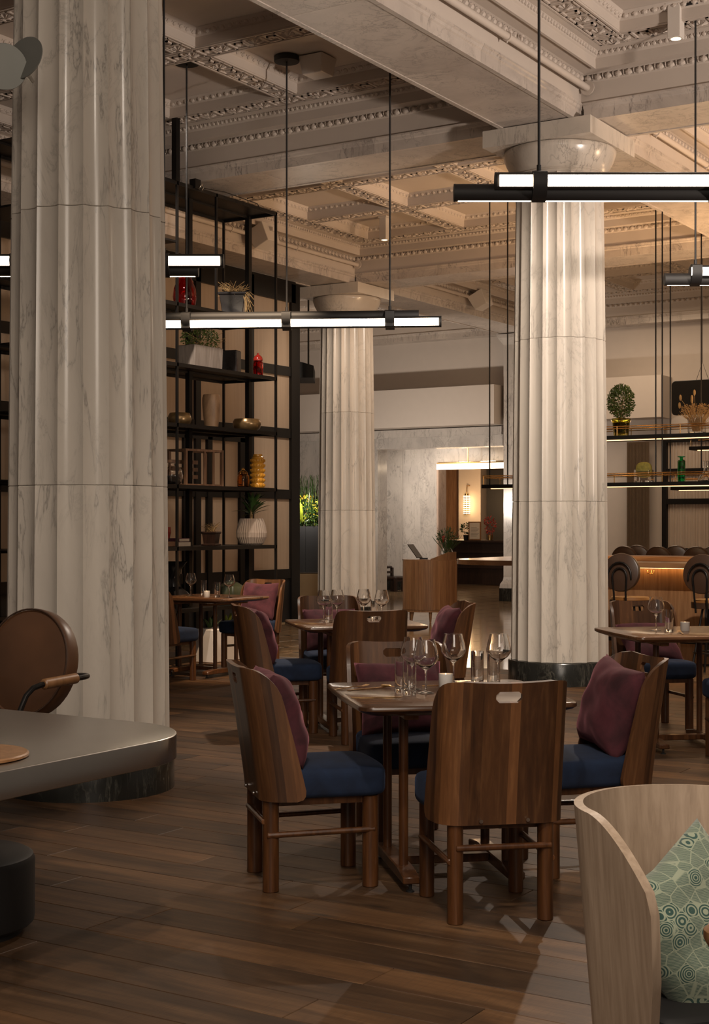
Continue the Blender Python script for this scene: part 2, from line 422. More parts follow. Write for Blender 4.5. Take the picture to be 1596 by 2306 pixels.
# ---- floor: planks along X up to the marble
FLY = 13.40
fl = MB().box(-19.3, 6, -3, FLY, -.10, -.012).build('floor', M['floorwood'], smooth=False); tag(fl, 'dark brown wide oak plank floor of the dining area', 'floor', kind='structure')
pl_len = (1.2, 1.6, 2.0, 2.4); pl_me = []
for L in pl_len:
    me = MB().box(-L/2+.0015, L/2-.0015, -.0985, .0985, -.012, 0).mesh('plank', bevel=.0018, smooth=False); me.materials.append(M['floorwood']); pl_me.append(me)
cand = []
rows = int((FLY-1.9)/.2)
for r in range(rows):
    y = FLY-.1-.2*r; x = -16.0 - rnd.random()*2
    while x < 3:
        k = rnd.randrange(4); L = pl_len[k]; xc = x+L/2; x += L
        pa = [view_px(xx, y) for xx in (xc-L/2, xc, xc+L/2)]
        if all(p[0] is None or p[1] < 1.5 for p in pa): continue
        px = [p[0] for p in pa if p[0] is not None]
        if not px or max(px) < -350 or min(px) > 1950: continue
        cand.append((pa[1][1], k, xc, y))
cand.sort(key=lambda c: c[0])
for d, k, xc, y in cand[:300]: obj('plank', pl_me[k], None, fl, (xc, y, 0))
if len(cand) > 300:
    mb = MB()
    for d, k, xc, y in cand[300:]: mb.box(xc-pl_len[k]/2+.0015, xc+pl_len[k]/2-.0015, y-.0985, y+.0985, -.012, 0)
    tag(mb.build('plank_remainder', M['floorwood'], fl, smooth=False), kind='stuff')
# ---- polished travertine of the lobby, with small dark insets at the corners
fm = MB().box(-22, 6, FLY, 44, -.10, -.012).build('floor', M['travertine'], smooth=False); tag(fm, 'polished tan travertine tile floor with small dark insets in the lobby', 'floor', kind='structure')
T = .51; ti_me = MB().box(-T/2+.0015, T/2-.0015, -T/2+.0015, T/2-.0015, -.012, 0).mesh('tile', bevel=.0012, smooth=False); ti_me.materials.append(M['travertine'])
cand = []; ins = MB()
for i in range(50):
    for j in range(36):
        x = -21.5+T*i; y = FLY+.02+T/2+T*j
        p, d = view_px(x, y)
        if p is None or p < -150 or p > 1800 or y > 31.5: continue
        cand.append((d, x, y)); ins.box(x-T/2-.05, x-T/2+.05, y-T/2-.035, y-T/2+.035, -.004, .0006)
cand.sort(key=lambda c: c[0])
for d, x, y in cand[:300]: obj('tile', ti_me, None, fm, (x, y, 0))
mb = MB()
for d, x, y in cand[300:]: mb.box(x-T/2+.0015, x+T/2-.0015, y-T/2+.0015, y+T/2-.0015, -.012, 0)
tag(mb.build('tile_remainder', M['travertine'], fm, smooth=False), kind='stuff')
tag(ins.build('dark_inset', M['inset'], fm, smooth=False), kind='stuff')

# ---- coffered ceiling: one bay is modelled, its meshes are shared by nine bays
ceil = MB().box(GX[0]-.5, GX[3]+.5, GY[0]-.5, GY[3]+.5, 6.02, 6.12).build('ceiling', M['plaster'], smooth=False)
tag(ceil, 'off-white coffered plaster ceiling with Greek key bands and egg-and-dart mouldings', 'ceiling', kind='structure')
def loop_sweep(prof, inner0=True):
    mb = MB(); rings = []
    for s_, z in prof: rings.append([(s_, s_, z), (S-s_, s_, z), (S-s_, S-s_, z), (s_, S-s_, z)])
    mb.loft(rings, cap=False); return mb
cornice_me = loop_sweep([(.30,5.31),(.385,5.31),(.385,5.49),(.40,5.497),(.405,5.545),(.445,5.555),(.60,5.555),(.60,5.53),(.625,5.53),(.625,5.62),(.64,5.63),(.665,5.672),(.72,5.678),(.72,5.69)]).mesh('cornice', smooth=False, fix=False)
def dome_strip(mb, p0, p1, nrm, up, step, hw, hh, ht):
    p0 = Vector(p0); p1 = Vector(p1); L = (p1-p0).length; n = max(1, int(round(L/step))); t = (p1-p0)/L; nrm = Vector(nrm).normalized(); up = Vector(up).normalized()
    for k in range(n):
        c = p0+t*(L*(k+.5)/n); vs = []
        for sc_, h in ((1, 0), (.72, .72)):
            for q in range(6):
                a = pi/6+pi/3*q; vs.append(c+t*hw*sc_*cos(a)+up*hh*sc_*sin(a)+nrm*ht*h)
        vs.append(c+nrm*ht)
        mb.add(vs, [(q,(q+1)%6,6+(q+1)%6,6+q) for q in range(6)]+[(6+q,6+(q+1)%6,12) for q in range(6)])
        e = c+t*(L*.5/n)
        mb.add([e-t*hw*.16+up*hh, e+t*hw*.16+up*hh, e-up*hh, e+nrm*ht*.7+up*hh*.4], [(0,1,3),(1,2,3),(2,0,3)])
def square_strip(mb, s0, z, n_in, up_in, step, hw, hh, ht):
    for k in range(4):
        a = k*pi/2; c, s_ = round(cos(a)), round(sin(a))
        def P(x, y): x -= S/2; y -= S/2; return (x*c-y*s_+S/2, x*s_+y*c+S/2)
        d = (-s_*1.0, c*1.0)                         # inward direction for the side y=s0 turned by a
        x0, y0 = P(s0, s0); x1, y1 = P(S-s0, s0)
        dome_strip(mb, (x0,y0,z), (x1,y1,z), (d[0]*n_in[0], d[1]*n_in[0], n_in[1]), (d[0]*up_in[0], d[1]*up_in[0], up_in[1]), step, hw, hh, ht)
mb = MB(); square_strip(mb, .415, 5.522, (.8,-.6), (.45,.9), .098, .036, .030, .030)
egg_me = mb.mesh('egg_and_dart', smooth=False, fix=False)
mb = MB(); square_strip(mb, .655, 5.652, (.8,-.6), (.5,.85), .055, .021, .021, .014)
egg2_me = mb.mesh('leaf_moulding', smooth=False, fix=False)
RB0, RB1 = .72, 1.0; RW = .27; OP = (S-2*RB1-2*RW)/3
edges = [RB1+i*(OP+RW) for i in range(3)]              # start of each coffer opening
ribs = [(RB0, RB1)]+[(edges[i]+OP, edges[i]+OP+RW) for i in range(2)]+[(S-RB1, S-RB0)]
def rib_mesh(w, L):
    return MB().box(0, L, -w/2, w/2, 0, .30).mesh('coffer_rib', smooth=False)
def key_mesh(w, L):
    mb = MB(); n = max(1, int(round(L/.335))); p = L/n; h = .014; hw = w/2-.02
    for yy in (-hw-.006, hw+.006): mb.box(0, L, yy-.009, yy+.009, -h, .001)
    for k in range(n):
        x0 = k*p; b = .018; H = hw-.022
        def bx(a0, a1, b0, b1): mb.box(x0+a0*p, x0+a1*p, b0, b1, -h, .001)
        # meander half
        bx(.02,.56,-H,-H+b); bx(.02,.08,-H,H); bx(.02,.46,H-b,H); bx(.40,.46,-H*.35,H); bx(.18,.46,-H*.35,-H*.35+b); bx(.18,.24,-H*.35,H*.45)
        bx(.50,.56,-H,H)
        # rosette half: sunk square frame with petals
        cx = x0+.78*p; bx(.58,.98,-H,-H+.012); bx(.58,.98,H-.012,H)
        for q in range(8):
            a = q*pi/4; r = .062
            mb.add([(cx+.010*cos(a),.010*sin(a),-.030),(cx+r*cos(a-.26),r*sin(a-.26)*.95,-.006),(cx+r*1.05*cos(a),r*1.05*sin(a)*.95,-.020),(cx+r*cos(a+.26),r*sin(a+.26)*.95,-.006)], [(0,1,2),(0,2,3)])
    return mb.mesh('greek_key', smooth=False, fix=False)
LX = S-2*RB1
rib_in, rib_bd = rib_mesh(RW, LX), rib_mesh(RB1-RB0, S-2*RB0)
key_in, key_bd = key_mesh(RW, LX), key_mesh(RB1-RB0, S-2*RB0)
rib_sh, key_sh = rib_mesh(RW, OP), key_mesh(RW, OP)
cof = MB(); cof.box(0, OP, 0, OP, Z_PAN-Z_RIB, Z_PAN-Z_RIB+.03); coffer_me = cof.mesh('coffer_panel', smooth=False)
ce = MB()
for k in range(4):
    a = k*pi/2; c, s_ = round(cos(a)), round(sin(a))
    def P(x, y): x -= OP/2; y -= OP/2; return (x*c-y*s_+OP/2, x*s_+y*c+OP/2)
    x0, y0 = P(.018, .018); x1, y1 = P(OP-.018, .018)
    dome_strip(ce, (x0,y0,.118), (x1,y1,.118), (-s_*.75, c*.75, -.65), (-s_*.6, c*.6, .8), .083, .031, .027, .028)
    q = [P(0,0)+(.083,), P(OP,0)+(.083,), P(OP-.012,.012)+(.09,), P(.012,.012)+(.09,), P(.055,.055)+(.149,), P(OP-.055,.055)+(.149,)]
    ce.add(q, [(0,1,2,3), (3,2,5,4)])
coffer_egg_me = ce.mesh('egg_and_dart', smooth=False, fix=False)
for me in (cornice_me, egg_me, egg2_me, rib_in, rib_bd, key_in, key_bd, rib_sh, key_sh, coffer_me, coffer_egg_me): me.materials.append(M['plaster'])
for ix in range(3):
    for iy in range(3):
        ox, oy = GX[ix], GY[iy]
        c = obj('cornice', cornice_me, None, ceil, (ox, oy, 0))
        tag(obj('egg_and_dart', egg_me, None, c), kind='stuff'); tag(obj('leaf_moulding', egg2_me, None, c), kind='stuff')
        for k, (a, b) in enumerate(ribs):
            bd = k in (0, 3); m_ = (a+b)/2
            o = obj('coffer_rib', rib_bd if bd else rib_in, None, ceil, (ox+(RB0 if bd else RB1), oy+m_, Z_RIB))
            tag(obj('greek_key', key_bd if bd else key_in, None, o), kind='stuff')
            if bd:
                o = obj('coffer_rib', rib_bd, None, ceil, (ox+m_, oy+RB0, Z_RIB+.0004), (0,0,pi/2)); tag(obj('greek_key', key_bd, None, o), kind='stuff')
            else:
                for e in edges:
                    o = obj('coffer_rib', rib_sh, None, ceil, (ox+m_, oy+e, Z_RIB+.0004), (0,0,pi/2)); tag(obj('greek_key', key_sh, None, o), kind='stuff')
        for ex in edges:
            for ey in edges:
                o = obj('coffer_panel', coffer_me, None, ceil, (ox+ex, oy+ey, Z_RIB)); tag(obj('egg_and_dart', coffer_egg_me, None, o), kind='stuff')

# ---- marble-clad beams
BW = .375
def beam(axis, at, a0, a1, label):
    root = MB()
    def bx(mb, u0, u1, w0, w1, z0, z1): mb.box(at+w0, at+w1, u0, u1, z0, z1) if axis == 'y' else mb.box(u0, u1, at+w0, at+w1, z0, z1)
    bx(root, a0, a1, -BW+.02, BW-.02, Z_SOF+.03, 6.0)
    b = root.build('ceiling_beam', M['plaster'], smooth=False); tag(b, label, 'beam', kind='structure')
    n = max(1, int(round((a1-a0)/1.62))); L = (a1-a0)/n
    for k in range(n):
        u0 = a0+k*L+.0012; u1 = a0+(k+1)*L-.0012
        mb = MB(); bx(mb, u0, u1, -BW+.045, BW-.045, Z_SOF+.008, Z_SOF+.05); mb.build('marble_slab', M['marble_beam'], b, smooth=False)
        for sg in (-1, 1):
            mb = MB()
            pr = [(BW-.045,Z_SOF+.05),(BW-.045,Z_SOF),(BW,Z_SOF),(BW,Z_SOF+.095),(BW+.012,Z_SOF+.105),(BW+.018,Z_SOF+.125),(BW+.030,Z_SOF+.135),(BW+.030,Z_BAND),(BW-.045,Z_BAND)]
            rings = [[((at+sg*w, u, z) if axis == 'y' else (u, at+sg*w, z)) for w, z in pr] for u in (u0, u1)]
            mb.loft(rings); mb.build('marble_fascia', M['marble_beam'], b, smooth=False)
    return b
beam('y', GX[2], .4, 25.2, 'long white marble beam running over the two big fluted columns')
beam('y', GX[1], 5.0, 25.6, 'marble beam above the black framed glass screen and farthest column')
beam('y', GX[0], 5.0, 25.6, 'marble beam along the far left side of the hall')
beam('y', GX[3], 5.0, 25.6, 'marble beam at the right side of the hall')
for y, (nm) in zip(GY[:3], ('marble cross beam above the nearest column', 'marble cross beam through the capital of the middle column', 'marble cross beam through the capital of the farthest column')):
    for i in range(3):
        beam('x', y, GX[i]+BW+.03, GX[i+1]-BW-.03, nm+(', left part', ', middle part', ', right part')[i])
for i in range(3): beam('x', GY[3], GX[i]+BW+.03, GX[i+1]-BW-.03, 'marble beam along the lobby wall'+(', left part', ', middle part', ', right part')[i])

# ---- sprinkler pipes with clamps below the cornice
def pipe(axis, at, side, a0, a1, label):
    root = MB(); w = at+side*.47; z = 5.43
    p = (lambda u, dw=0, dz=0: (w+dw, u, z+dz)) if axis == 'y' else (lambda u, dw=0, dz=0: (u, w+dw, z+dz))
    o = root.cyl(p(a0), p(a1), .030, n=14).build('sprinkler_pipe', M['pipe']); tag(o, label, 'pipe')
    for u in [a0+.02, a1-.02]: MB().cyl(p(u-.008), p(u+.008), .065, n=18).build('flange', M['pipe'], o)
    u = a0+.9
    while u < a1-.4:
        mb = MB().cyl(p(u-.012), p(u+.012), .040, n=14); mb.cyl(p(u-.004, 0, -.055), p(u-.004, 0, .055), .008, n=6)
        mb.build('clamp', M['pipe'], o)
        mb = MB().cyl(p(u+.25), p(u+.25, side*.01, .07), .009, n=8); mb.cyl(p(u+.25, side*.01, .06), p(u+.25, side*.01, .075), .022, n=10); mb.build('sprinkler_head', M['pipe'], o)
        u += 1.55
    return o
pipe('y', GX[2], 1, GY[0]+.42, GY[1]-.42, 'off-white sprinkler pipe clamped along the right side of the big marble beam')
pipe('y', GX[2], 1, GY[1]+.42, GY[2]-.42, 'off-white sprinkler pipe running beyond the middle column at upper right')
pipe('y', GX[1], 1, GY[0]+.42, GY[1]-.42, 'off-white sprinkler pipe above the black shelving at the left')
pipe('y', GX[1], 1, GY[1]+.42, GY[2]-.42, 'off-white sprinkler pipe leading to the farthest column')
pipe('y', GX[1], 1, GY[2]+.42, GY[3]-.42, 'off-white sprinkler pipe between the farthest column and lobby wall')

# ---- fluted columns
def column(x, y, label):
    root = empty('column', (x, y, 0)); tag(root, label, 'column')
    MB().lathe([(.485,0),(.485,.20),(.478,.212)], 64).build('plinth', M['marble_black'], root)
    zs = [.212, 1.70, 3.21, 4.74]
    def rad(z): t = (z-.212)/(4.74-.212); return .458-.048*t-.004*sin(pi*t)*-1
    NF, sg = 20, 8
    for k in range(3):
        rings = []
        z0, z1 = zs[k], zs[k+1]
        hs = [z0+.001, z0+.004]+[z0+(z1-z0)*q/4 for q in (1,2,3)]+[z1-.004, z1-.001]
        for i, z in enumerate(hs):
            Rr = rad(z)-(.003 if i in (0, len(hs)-1) else 0); ring = []
            for f in range(NF):
                for q in range(sg):
                    t = q/sg; a = 2*pi*(f+t)/NF+.05
                    dep = .030*(1-(2*t-1)**2)**.85 if q else 0
                    r = Rr-dep; ring.append((r*cos(a), r*sin(a), z))
            rings.append(ring)
        MB().loft(rings).build('drum', M['marble'], root, angle=25)
    e = MB().lathe([(.40,4.735),(.415,4.745),(.425,4.752),(.418,4.760),(.432,4.766),(.426,4.775),(.440,4.782),(.470,4.825),(.502,4.885),(.525,4.945),(.532,4.975),(.522,4.996),(.50,5.001)], 72); e.build('echinus', M['marble'], root, angle=40)
    h = .54
    for a, b in ((-h, .03), (.03, h)): MB().box(a+.001, b-.001, -h, h, 5.001, Z_SOF-.001).build('abacus', M['marble'], root, smooth=False)
    return root
column(GX[2], GY[0], 'huge fluted white marble column nearest the camera beside the steel table')
column(GX[2], GY[1], 'fluted white marble column in the middle distance on a black plinth, right of centre')
column(GX[1], GY[2], 'smallest and farthest fluted marble column, beside the wooden host stand')

# ---- lobby wall, pilaster, bulkhead, doorway and the reception room behind it
WY = 25.68
M['marble_pink'] = m_marble('pink_marble', (.55,.42,.34), (.3,.2,.16), (.45,.33,.27), 1.5, .2)
def slab(name, mat, b, parent=None, label=None, cat=None, kind=None, bevel=0):
    o = MB().box(*b).build(name, M[mat], parent, smooth=False, bevel=bevel)
    if label: tag(o, label, cat, kind=kind)
    return o
slab('wall_back', 'plaster_wall', (-22,-5.2,WY-.02,WY+.25,3.30,5.30), label='upper part of the lobby wall, painted light grey-beige', cat='wall', kind='structure')
slab('wall_bulkhead', 'plaster_wall', (-22,-12.55,WY-.58,WY-.021,3.42,4.18), label='protruding pale bulkhead along the lobby wall', cat='wall', kind='structure')
w = slab('wall_lobby', 'marble_wall', (-22,-15.5,WY-.02,WY+.35,0,3.298), label='grey veined marble lobby wall around the wide opening', cat='wall', kind='structure')
slab('marble_architrave', 'marble_wall', (-15.5,-12.60,WY-.10,WY+.35,3.02,3.298), w)
slab('marble_cornice', 'marble_wall', (-22,-12.60,WY-.16,WY-.10,3.24,3.40), w)
slab('wall_right_of_pilaster', 'plaster_wall', (-11.8,-9.35,WY-.02,WY+.25,0,3.298), label='plain beige wall behind the bar, right of the middle column', cat='wall', kind='structure')
slab('wall_bulkhead', 'plaster_wall', (-11.71,-9.2,WY-.58,WY-.021,3.42,4.18), label='protruding pale bulkhead right of the middle column', cat='wall', kind='structure')
pil = empty('pilaster', (-12.15, WY-.25, 0)); tag(pil, 'flat white marble pilaster at the right edge of the lobby opening', 'pilaster')
slab('shaft', 'marble_wall', (-.31,.35,-.10,.225,.46,4.95), pil); slab('plinth', 'marble_black', (-.37,.41,-.17,.225,0,.25), pil)
MB().loft([[(-.37,-.16,.25),(.41,-.16,.25),(.41,.225,.25),(-.37,.225,.25)],[(-.36,-.15,.33),(.40,-.15,.33),(.40,.225,.33),(-.36,.225,.33)],[(-.32,-.11,.40),(.36,-.11,.40),(.36,.225,.40),(-.32,.225,.40)],[(-.31,-.10,.46),(.35,-.10,.46),(.35,.225,.46),(-.31,.225,.46)]]).build('base_moulding', M['marble_wall'], pil, smooth=False)
MB().loft([[(-.31,-.10,4.95),(.35,-.10,4.95),(.35,.225,4.95),(-.31,.225,4.95)],[(-.40,-.18,5.08),(.44,-.18,5.08),(.44,.225,5.08),(-.40,.225,5.08)],[(-.42,-.20,5.15),(.46,-.20,5.15),(.46,.225,5.15),(-.42,.225,5.15)]]).build('capital', M['marble_wall'], pil, smooth=False)
VY = 28.3                                        # back wall of the vestibule
wv = slab('wall_vestibule', 'marble_wall', (-18.6,-15.96,VY,VY+.2,0,3.3), label='bookmatched grey marble wall behind the host stand', cat='wall', kind='structure')
slab('marble_panel', 'marble_wall', (-17.4,-16.44,VY-.012,VY,.32,3.2), wv); slab('marble_panel', 'marble_wall', (-16.436,-15.965,VY-.012,VY,.32,3.2), wv)
slab('marble_panel', 'marble_wall', (-15.96,-15.545,VY-.035,VY+.2,.0,3.2), wv)
slab('marble_lintel', 'marble_wall', (-15.545,-12.2,VY-.035,VY+.2,2.86,3.3), wv); slab('baseboard', 'marble_black', (-18.6,-15.55,VY-.05,VY-.036,0,.30), wv)
slab('door_jamb', 'marble_pink', (-15.545,-15.50,VY-.04,VY+.32,0,2.86), wv); slab('door_jamb', 'marble_pink', (-17.1,-16.92,VY-.03,VY-.013,.3,3.2), wv)
slab('ceiling_vestibule', 'plaster_wall', (-19,-12.2,WY+.35,VY,3.3,3.4), label='low ceiling of the vestibule behind the opening', cat='ceiling', kind='structure')
slab('wall_vestibule_side', 'marble_wall', (-18.8,-18.6,WY+.35,VY+.2,0,3.3), label='side wall of the vestibule', cat='wall', kind='structure')
slab('wall_reception', 'barwood', (-20,-9,36.4,36.6,0,3.6), label='warm lit back wall of the reception room', cat='wall', kind='structure')
slab('ceiling_reception', 'plaster_brown', (-20,-9,VY+.2,36.6,3.35,3.45), label='dark ceiling of the reception room', cat='ceiling', kind='structure')
slab('pilaster', 'plaster_wall', (-19.05,-18.36,35.9,36.39,0,3.34), label='warm lit wall pier carrying the reception lantern', cat='pilaster')
slab('door_3', 'blackmatte', (-18.33,-16.8,36.2,36.39,0,3.0), label='tall dark doorway in the reception room', cat='door', kind='structure')
# wall behind the bar: curtain, black framed glazing
WB = WY+.02
cur = MB()
pts = []
for k in range(81): pts.append((-9.97+.0055*k, WB-.30+.035*sin(k*1.25)))
cur.add([(x,y,0) for x,y in pts]+[(x,y,3.0) for x,y in pts], [(k,k+1,81+k+1,81+k) for k in range(80)])
tag(cur.build('curtain', M['plaster_brown']), 'floor length brown curtain hanging behind the bar', 'curtain')
wb = slab('wall_back_bar', 'plaster_wall', (-9.35,2,WB,WB+.2,0,5.3), label='beige far wall behind the bar glazing', cat='wall', kind='structure')
gl = empty('window_1', (-9.3, WB-.12, 0)); tag(gl, 'tall black framed window with pale sheer curtains behind the bar', 'window', kind='structure')
xs = [0, .95, 1.9, 2.85, 3.8]
for x in xs: slab('window_frame', 'black', (x-.045,x+.045,-.05,.05,0,3.08), gl)
for z in (.05, 1.0, 1.9, 2.45, 3.03): slab('window_frame', 'black', (-.045,3.845,-.045,.045,z-.05,z+.05), gl)
M['sheer'] = m_plain('sheer_curtain', (.50,.42,.35), .6, var=.04)
for i in range(4):
    mb = MB(); pts = [(xs[i]+.05+(.85)*k/44, .02+.012*sin(k*1.9)) for k in range(45)]
    mb.add([(x,y,.06) for x,y in pts]+[(x,y,3.0) for x,y in pts], [(k,k+1,45+k+1,45+k) for k in range(44)]); mb.build('sheer_panel', M['sheer'], gl)
tv = empty('hanging_screen', (-7.28, 22.4, 3.50)); tag(tv, 'black rounded screen hung by wires at upper right behind the bar', 'screen')
MB().prism(rrect(1.5, .55, .07), -.03, .03).build('panel', M['blackmatte'], tv, bevel=.008).rotation_euler = (pi/2, 0, 0)
MB().tube([(-.35,0,.27),(-.25,0,.55),(-.15,0,.27)], .004, 6).build('wire', M['black'], tv)
MB().cyl((-.25,0,.55),(-.25,0,2.3), .004, n=6).build('wire', M['black'], tv)

# ---- left wall far behind the column, kept plain
slab('wall_left', 'plaster_wall', (-19.3,-19.1,-3,26,0,6.1), label='plain wall far to the left', cat='wall', kind='structure')

# ---- black steel screen with reeded glass under the beam left of the far column
PX = GX[1]-.30
scr = empty('glass_screen', (PX, 0, 0)); tag(scr, 'tall black steel screen with reeded glass panes behind the shelving', 'screen')
posts = [9.3, 10.6, 11.9, 13.2, 14.5, 15.76, 17.0, 18.12]
for k, y in enumerate(posts):
    w = .11 if k == 7 else .055
    slab('post', 'black', (-.06,.06,y-w,y+w,0,5.10), scr)
zr = [.08, .745, 1.935, 2.85, 3.78, 5.05]
for z in zr[1:-1]: slab('rail', 'black', (-.05,.05,posts[0],posts[-1],z-.07,z+.07), scr)
slab('top_rail', 'black', (-.06,.06,posts[0],posts[-1],4.82,5.14), scr)
for i in range(7):
    a, b = posts[i]+.055, posts[i+1]-.055
    slab('kick_panel', 'blackmatte', (-.02,.02,a,b,.02,.68), scr)
    for j in range(1, 5):
        slab('pane', 'frost', (-.012,.012,a,b,zr[j]+.07,zr[j+1]-.07), scr)
for y in (15.5, 16.02): slab('door_stile', 'black', (-.055,.062,y-.05,y+.05,0,2.72), scr)
slab('door_head', 'black', (-.055,.062,14.55,16.95,2.66,2.78), scr); slab('door_stile', 'black', (-.055,.062,16.72,16.92,0,2.72), scr)
# ------------------------------------------------------------------ black steel shelving
sh = empty('shelving_unit', (-9.89, 0, 0)); tag(sh, 'tall open black steel shelving unit full of pots and vases', 'shelf')
XF, XM, XR = .37, 0.0, -.37; YE, YS = 13.53, 9.6
for y in (13.52, 11.75, 9.98):
    slab('post', 'black', (XF-.012,XF+.012,y-.012,y+.012,0,5.03), sh); slab('post', 'black', (XR-.012,XR+.012,y-.012,y+.012,0,5.03), sh)
slab('post', 'black', (XF-.012,XF+.012,12.40,12.424,3.78,5.03), sh)
for y in (13.50, 12.41, 10.6): slab('post', 'black', (XM-.028,XM+.028,y-.028,y+.028,.60,5.03), sh)
for z in (5.03, 3.78, 3.155, 2.53, 1.894, 1.248, .60):
    s_ = empty('shelf_tray', (0,0,0)); s_.parent = sh
    slab('shelf_board', 'black', (XR,XF,YS,YE,z-.008,z), s_)
    for b in ((XF-.012,XF+.012,YS,YE,z-.035,z+.004), (XR-.012,XR+.012,YS,YE,z-.035,z+.004), (XR,XF,YE-.024,YE,z-.035,z+.004), (XM-.012,XM+.012,YS,YE,z-.03,z-.009)): slab('edge_bar', 'black', b, s_)
slab('shelf_board', 'black', (XR,XF,YS,11.75,4.40,4.42), sh)
slab('hanger_rod', 'black', (XF-.03,XF+.03,11.70,11.76,5.03,Z_PAN), sh)
cab = MB().tube([(XF,12.1,5.04),(XF+.05,12.5,5.06),(XF+.12,13.0,5.02),(XF+.12,13.05,4.97)], .005, 6); cw = cab.build('spot_cable', M['black'], sh)
MB().cbox((XF,12.05,5.06),(.08,.09,.10)).build('clamp_light', M['black'], sh); MB().cyl((XF+.05,12.08,5.0),(XF+.08,12.09,5.06), .028, .02).build('lamp_glass', M['glass'], sh)

def lathe_obj(name, prof, mat, loc, label, cat, n=32, group=None, closed=False, parent=None, **k):
    o = MB().lathe(prof, n, closed=closed).build(name, M[mat], parent, **k); o.location = loc
    if label: tag(o, label, cat, group)
    return o
def leaf_cloud(n, fn, size, rs, asp=.5):
    mb = MB(); r = random.Random(rs)
    for _ in range(n):
        c, out = fn(r); c = Vector(c); out = Vector(out).normalized()
        t = (out+Vector((r.uniform(-1,1), r.uniform(-1,1), r.uniform(-.6,1)))*.8).normalized(); w = t.cross(Vector((r.uniform(-1,1),r.uniform(-1,1),r.uniform(-1,1)))).normalized(); u = t.cross(w)
        s_ = size*r.uniform(.7,1.3)
        mb.add([c, c+t*s_*.5+w*s_*asp*.5+u*s_*.08, c+t*s_, c+t*s_*.5-w*s_*asp*.5+u*s_*.08], [(0,1,2),(0,2,3)])
    return mb
def ball(cx, cy, cz, rx, ry, rz):
    def f(r):
        while True:
            p = [r.uniform(-1,1) for _ in range(3)]; q = sum(x*x for x in p)
            if .15 < q < 1: break
        return (cx+p[0]*rx, cy+p[1]*ry, cz+p[2]*rz), p
    return f
def blade_mesh(L, w, droop, n=5):
    mb = MB(); vs = []
    for i in range(n+1):
        t = i/n; ww = w*sin(pi*(.08+.92*(1-t)))**.7 if t < 1 else 0.0005
        x = L*t; z = -droop*t*t
        vs += [(x, -ww/2, z+ww*.15), (x, 0, z), (x, ww/2, z+ww*.15)]
    fs = []
    for i in range(n): fs += [(3*i,3*i+1,3*i+4,3*i+3), (3*i+1,3*i+2,3*i+5,3*i+4)]
    return mb.add(vs, fs).mesh('leaf', fix=False)
def blades(parent, n, L, w, droop, z, mat, seed, el=(15, 80), name='leaf', rad=.02, c=(0,0)):
    me = blade_mesh(L, w, droop); me.materials.append(M[mat]); r = random.Random(seed)
    for k in range(n):
        a = 2*pi*k/n*2.39+r.uniform(-.3,.3); e = R(r.uniform(*el)); s_ = r.uniform(.7,1.05)
        o = obj(name, me, None, parent, (c[0]+rad*cos(a), c[1]+rad*sin(a), z+r.uniform(-.02,.03)), (0, -e, a)); o.scale = (s_, s_, s_)
def strands(n, fn, r0, seed):
    mb = MB(); r = random.Random(seed)
    for _ in range(n):
        p, q = fn(r); p = Vector(p); q = Vector(q); m_ = (p+q)/2+Vector((r.uniform(-.02,.02), r.uniform(-.02,.02), .02))
        mb.tube([p, m_, q], r0, 3)
    return mb
# top shelf in view (z 3.78)
lathe_obj('glass_vase', [(.085,0),(.115,.05),(.128,.13),(.118,.22),(.085,.30),(.070,.335),(.066,.335),(.08,.30),(.112,.22),(.121,.13),(.108,.05),(.08,.012)], 'glass_red', (-9.78,12.20,3.785), 'rounded dark red glass vase below the short lit pendant bar', 'vase', closed=True)
p = empty('planter', (-9.80,13.10,3.785), .5); tag(p, 'square dark glazed planter with dried moss on the highest shelf', 'planter')
MB().loft([[(-a,-a,z),(a,-a,z),(a,a,z),(-a,a,z)] for a, z in ((.105,0),(.145,.26),(.16,.262),(.16,.29),(.14,.29),(.135,.25))]).build('pot', M['dark_ceramic'], p, bevel=.006)
strands(170, lambda r: ((r.uniform(-.1,.1), r.uniform(-.1,.1), .25), (r.uniform(-.17,.17), r.uniform(-.17,.17), r.uniform(.22,.42))), .0025, 3).build('moss', M['dry'], p, smooth=False)
strands(40, lambda r: ((.12,-.1,.29), (.2+r.uniform(-.05,.05), -.14+r.uniform(-.05,.05), r.uniform(.02,.25))), .0025, 4).build('moss', M['dry'], p, smooth=False)
# z 3.155
p = empty('planter', (-9.80,12.50,3.16), R(0)); tag(p, 'long weathered grey trough planter with bushy boxwood', 'planter')
MB().loft([[(-w,-l,z),(w,-l,z),(w,l,z),(-w,l,z)] for w, l, z in ((.115,.24,0),(.12,.25,.255),(.10,.23,.255),(.10,.23,.20))]).build('trough', M['concrete'], p, bevel=.008)
leaf_cloud(1500, ball(0, 0, .33, .13, .30, .17), .024, 5, .6).build('foliage', M['leaf_box'], p, smooth=False)
strands(26, lambda r: ((r.uniform(-.08,.08), r.uniform(-.2,.2), .2), (r.uniform(-.14,.14), r.uniform(-.36,.36), r.uniform(.3,.46))), .002, 6).build('twigs', M['dry'], p, smooth=False)
b = MB().box(-.10,.10,-.075,.075,0,.28).build('storage_box', M['dark_ceramic'], bevel=.01); b.location = (-9.86,13.12,3.16); b.rotation_euler = (0,0,.25); tag(b, 'upright dark brown box beside the red glass jar', 'box')
j = empty('lidded_jar', (-9.66,13.37,3.16)); tag(j, 'small red glass jar with a domed lid', 'jar')
MB().lathe([(.05,0),(.058,.01),(.058,.15),(.05,.17),(.046,.18),(.04,.18),(.045,.165),(.052,.15),(.052,.02),(.045,.012)], 28, closed=True).build('body', M['glass_red'], j)
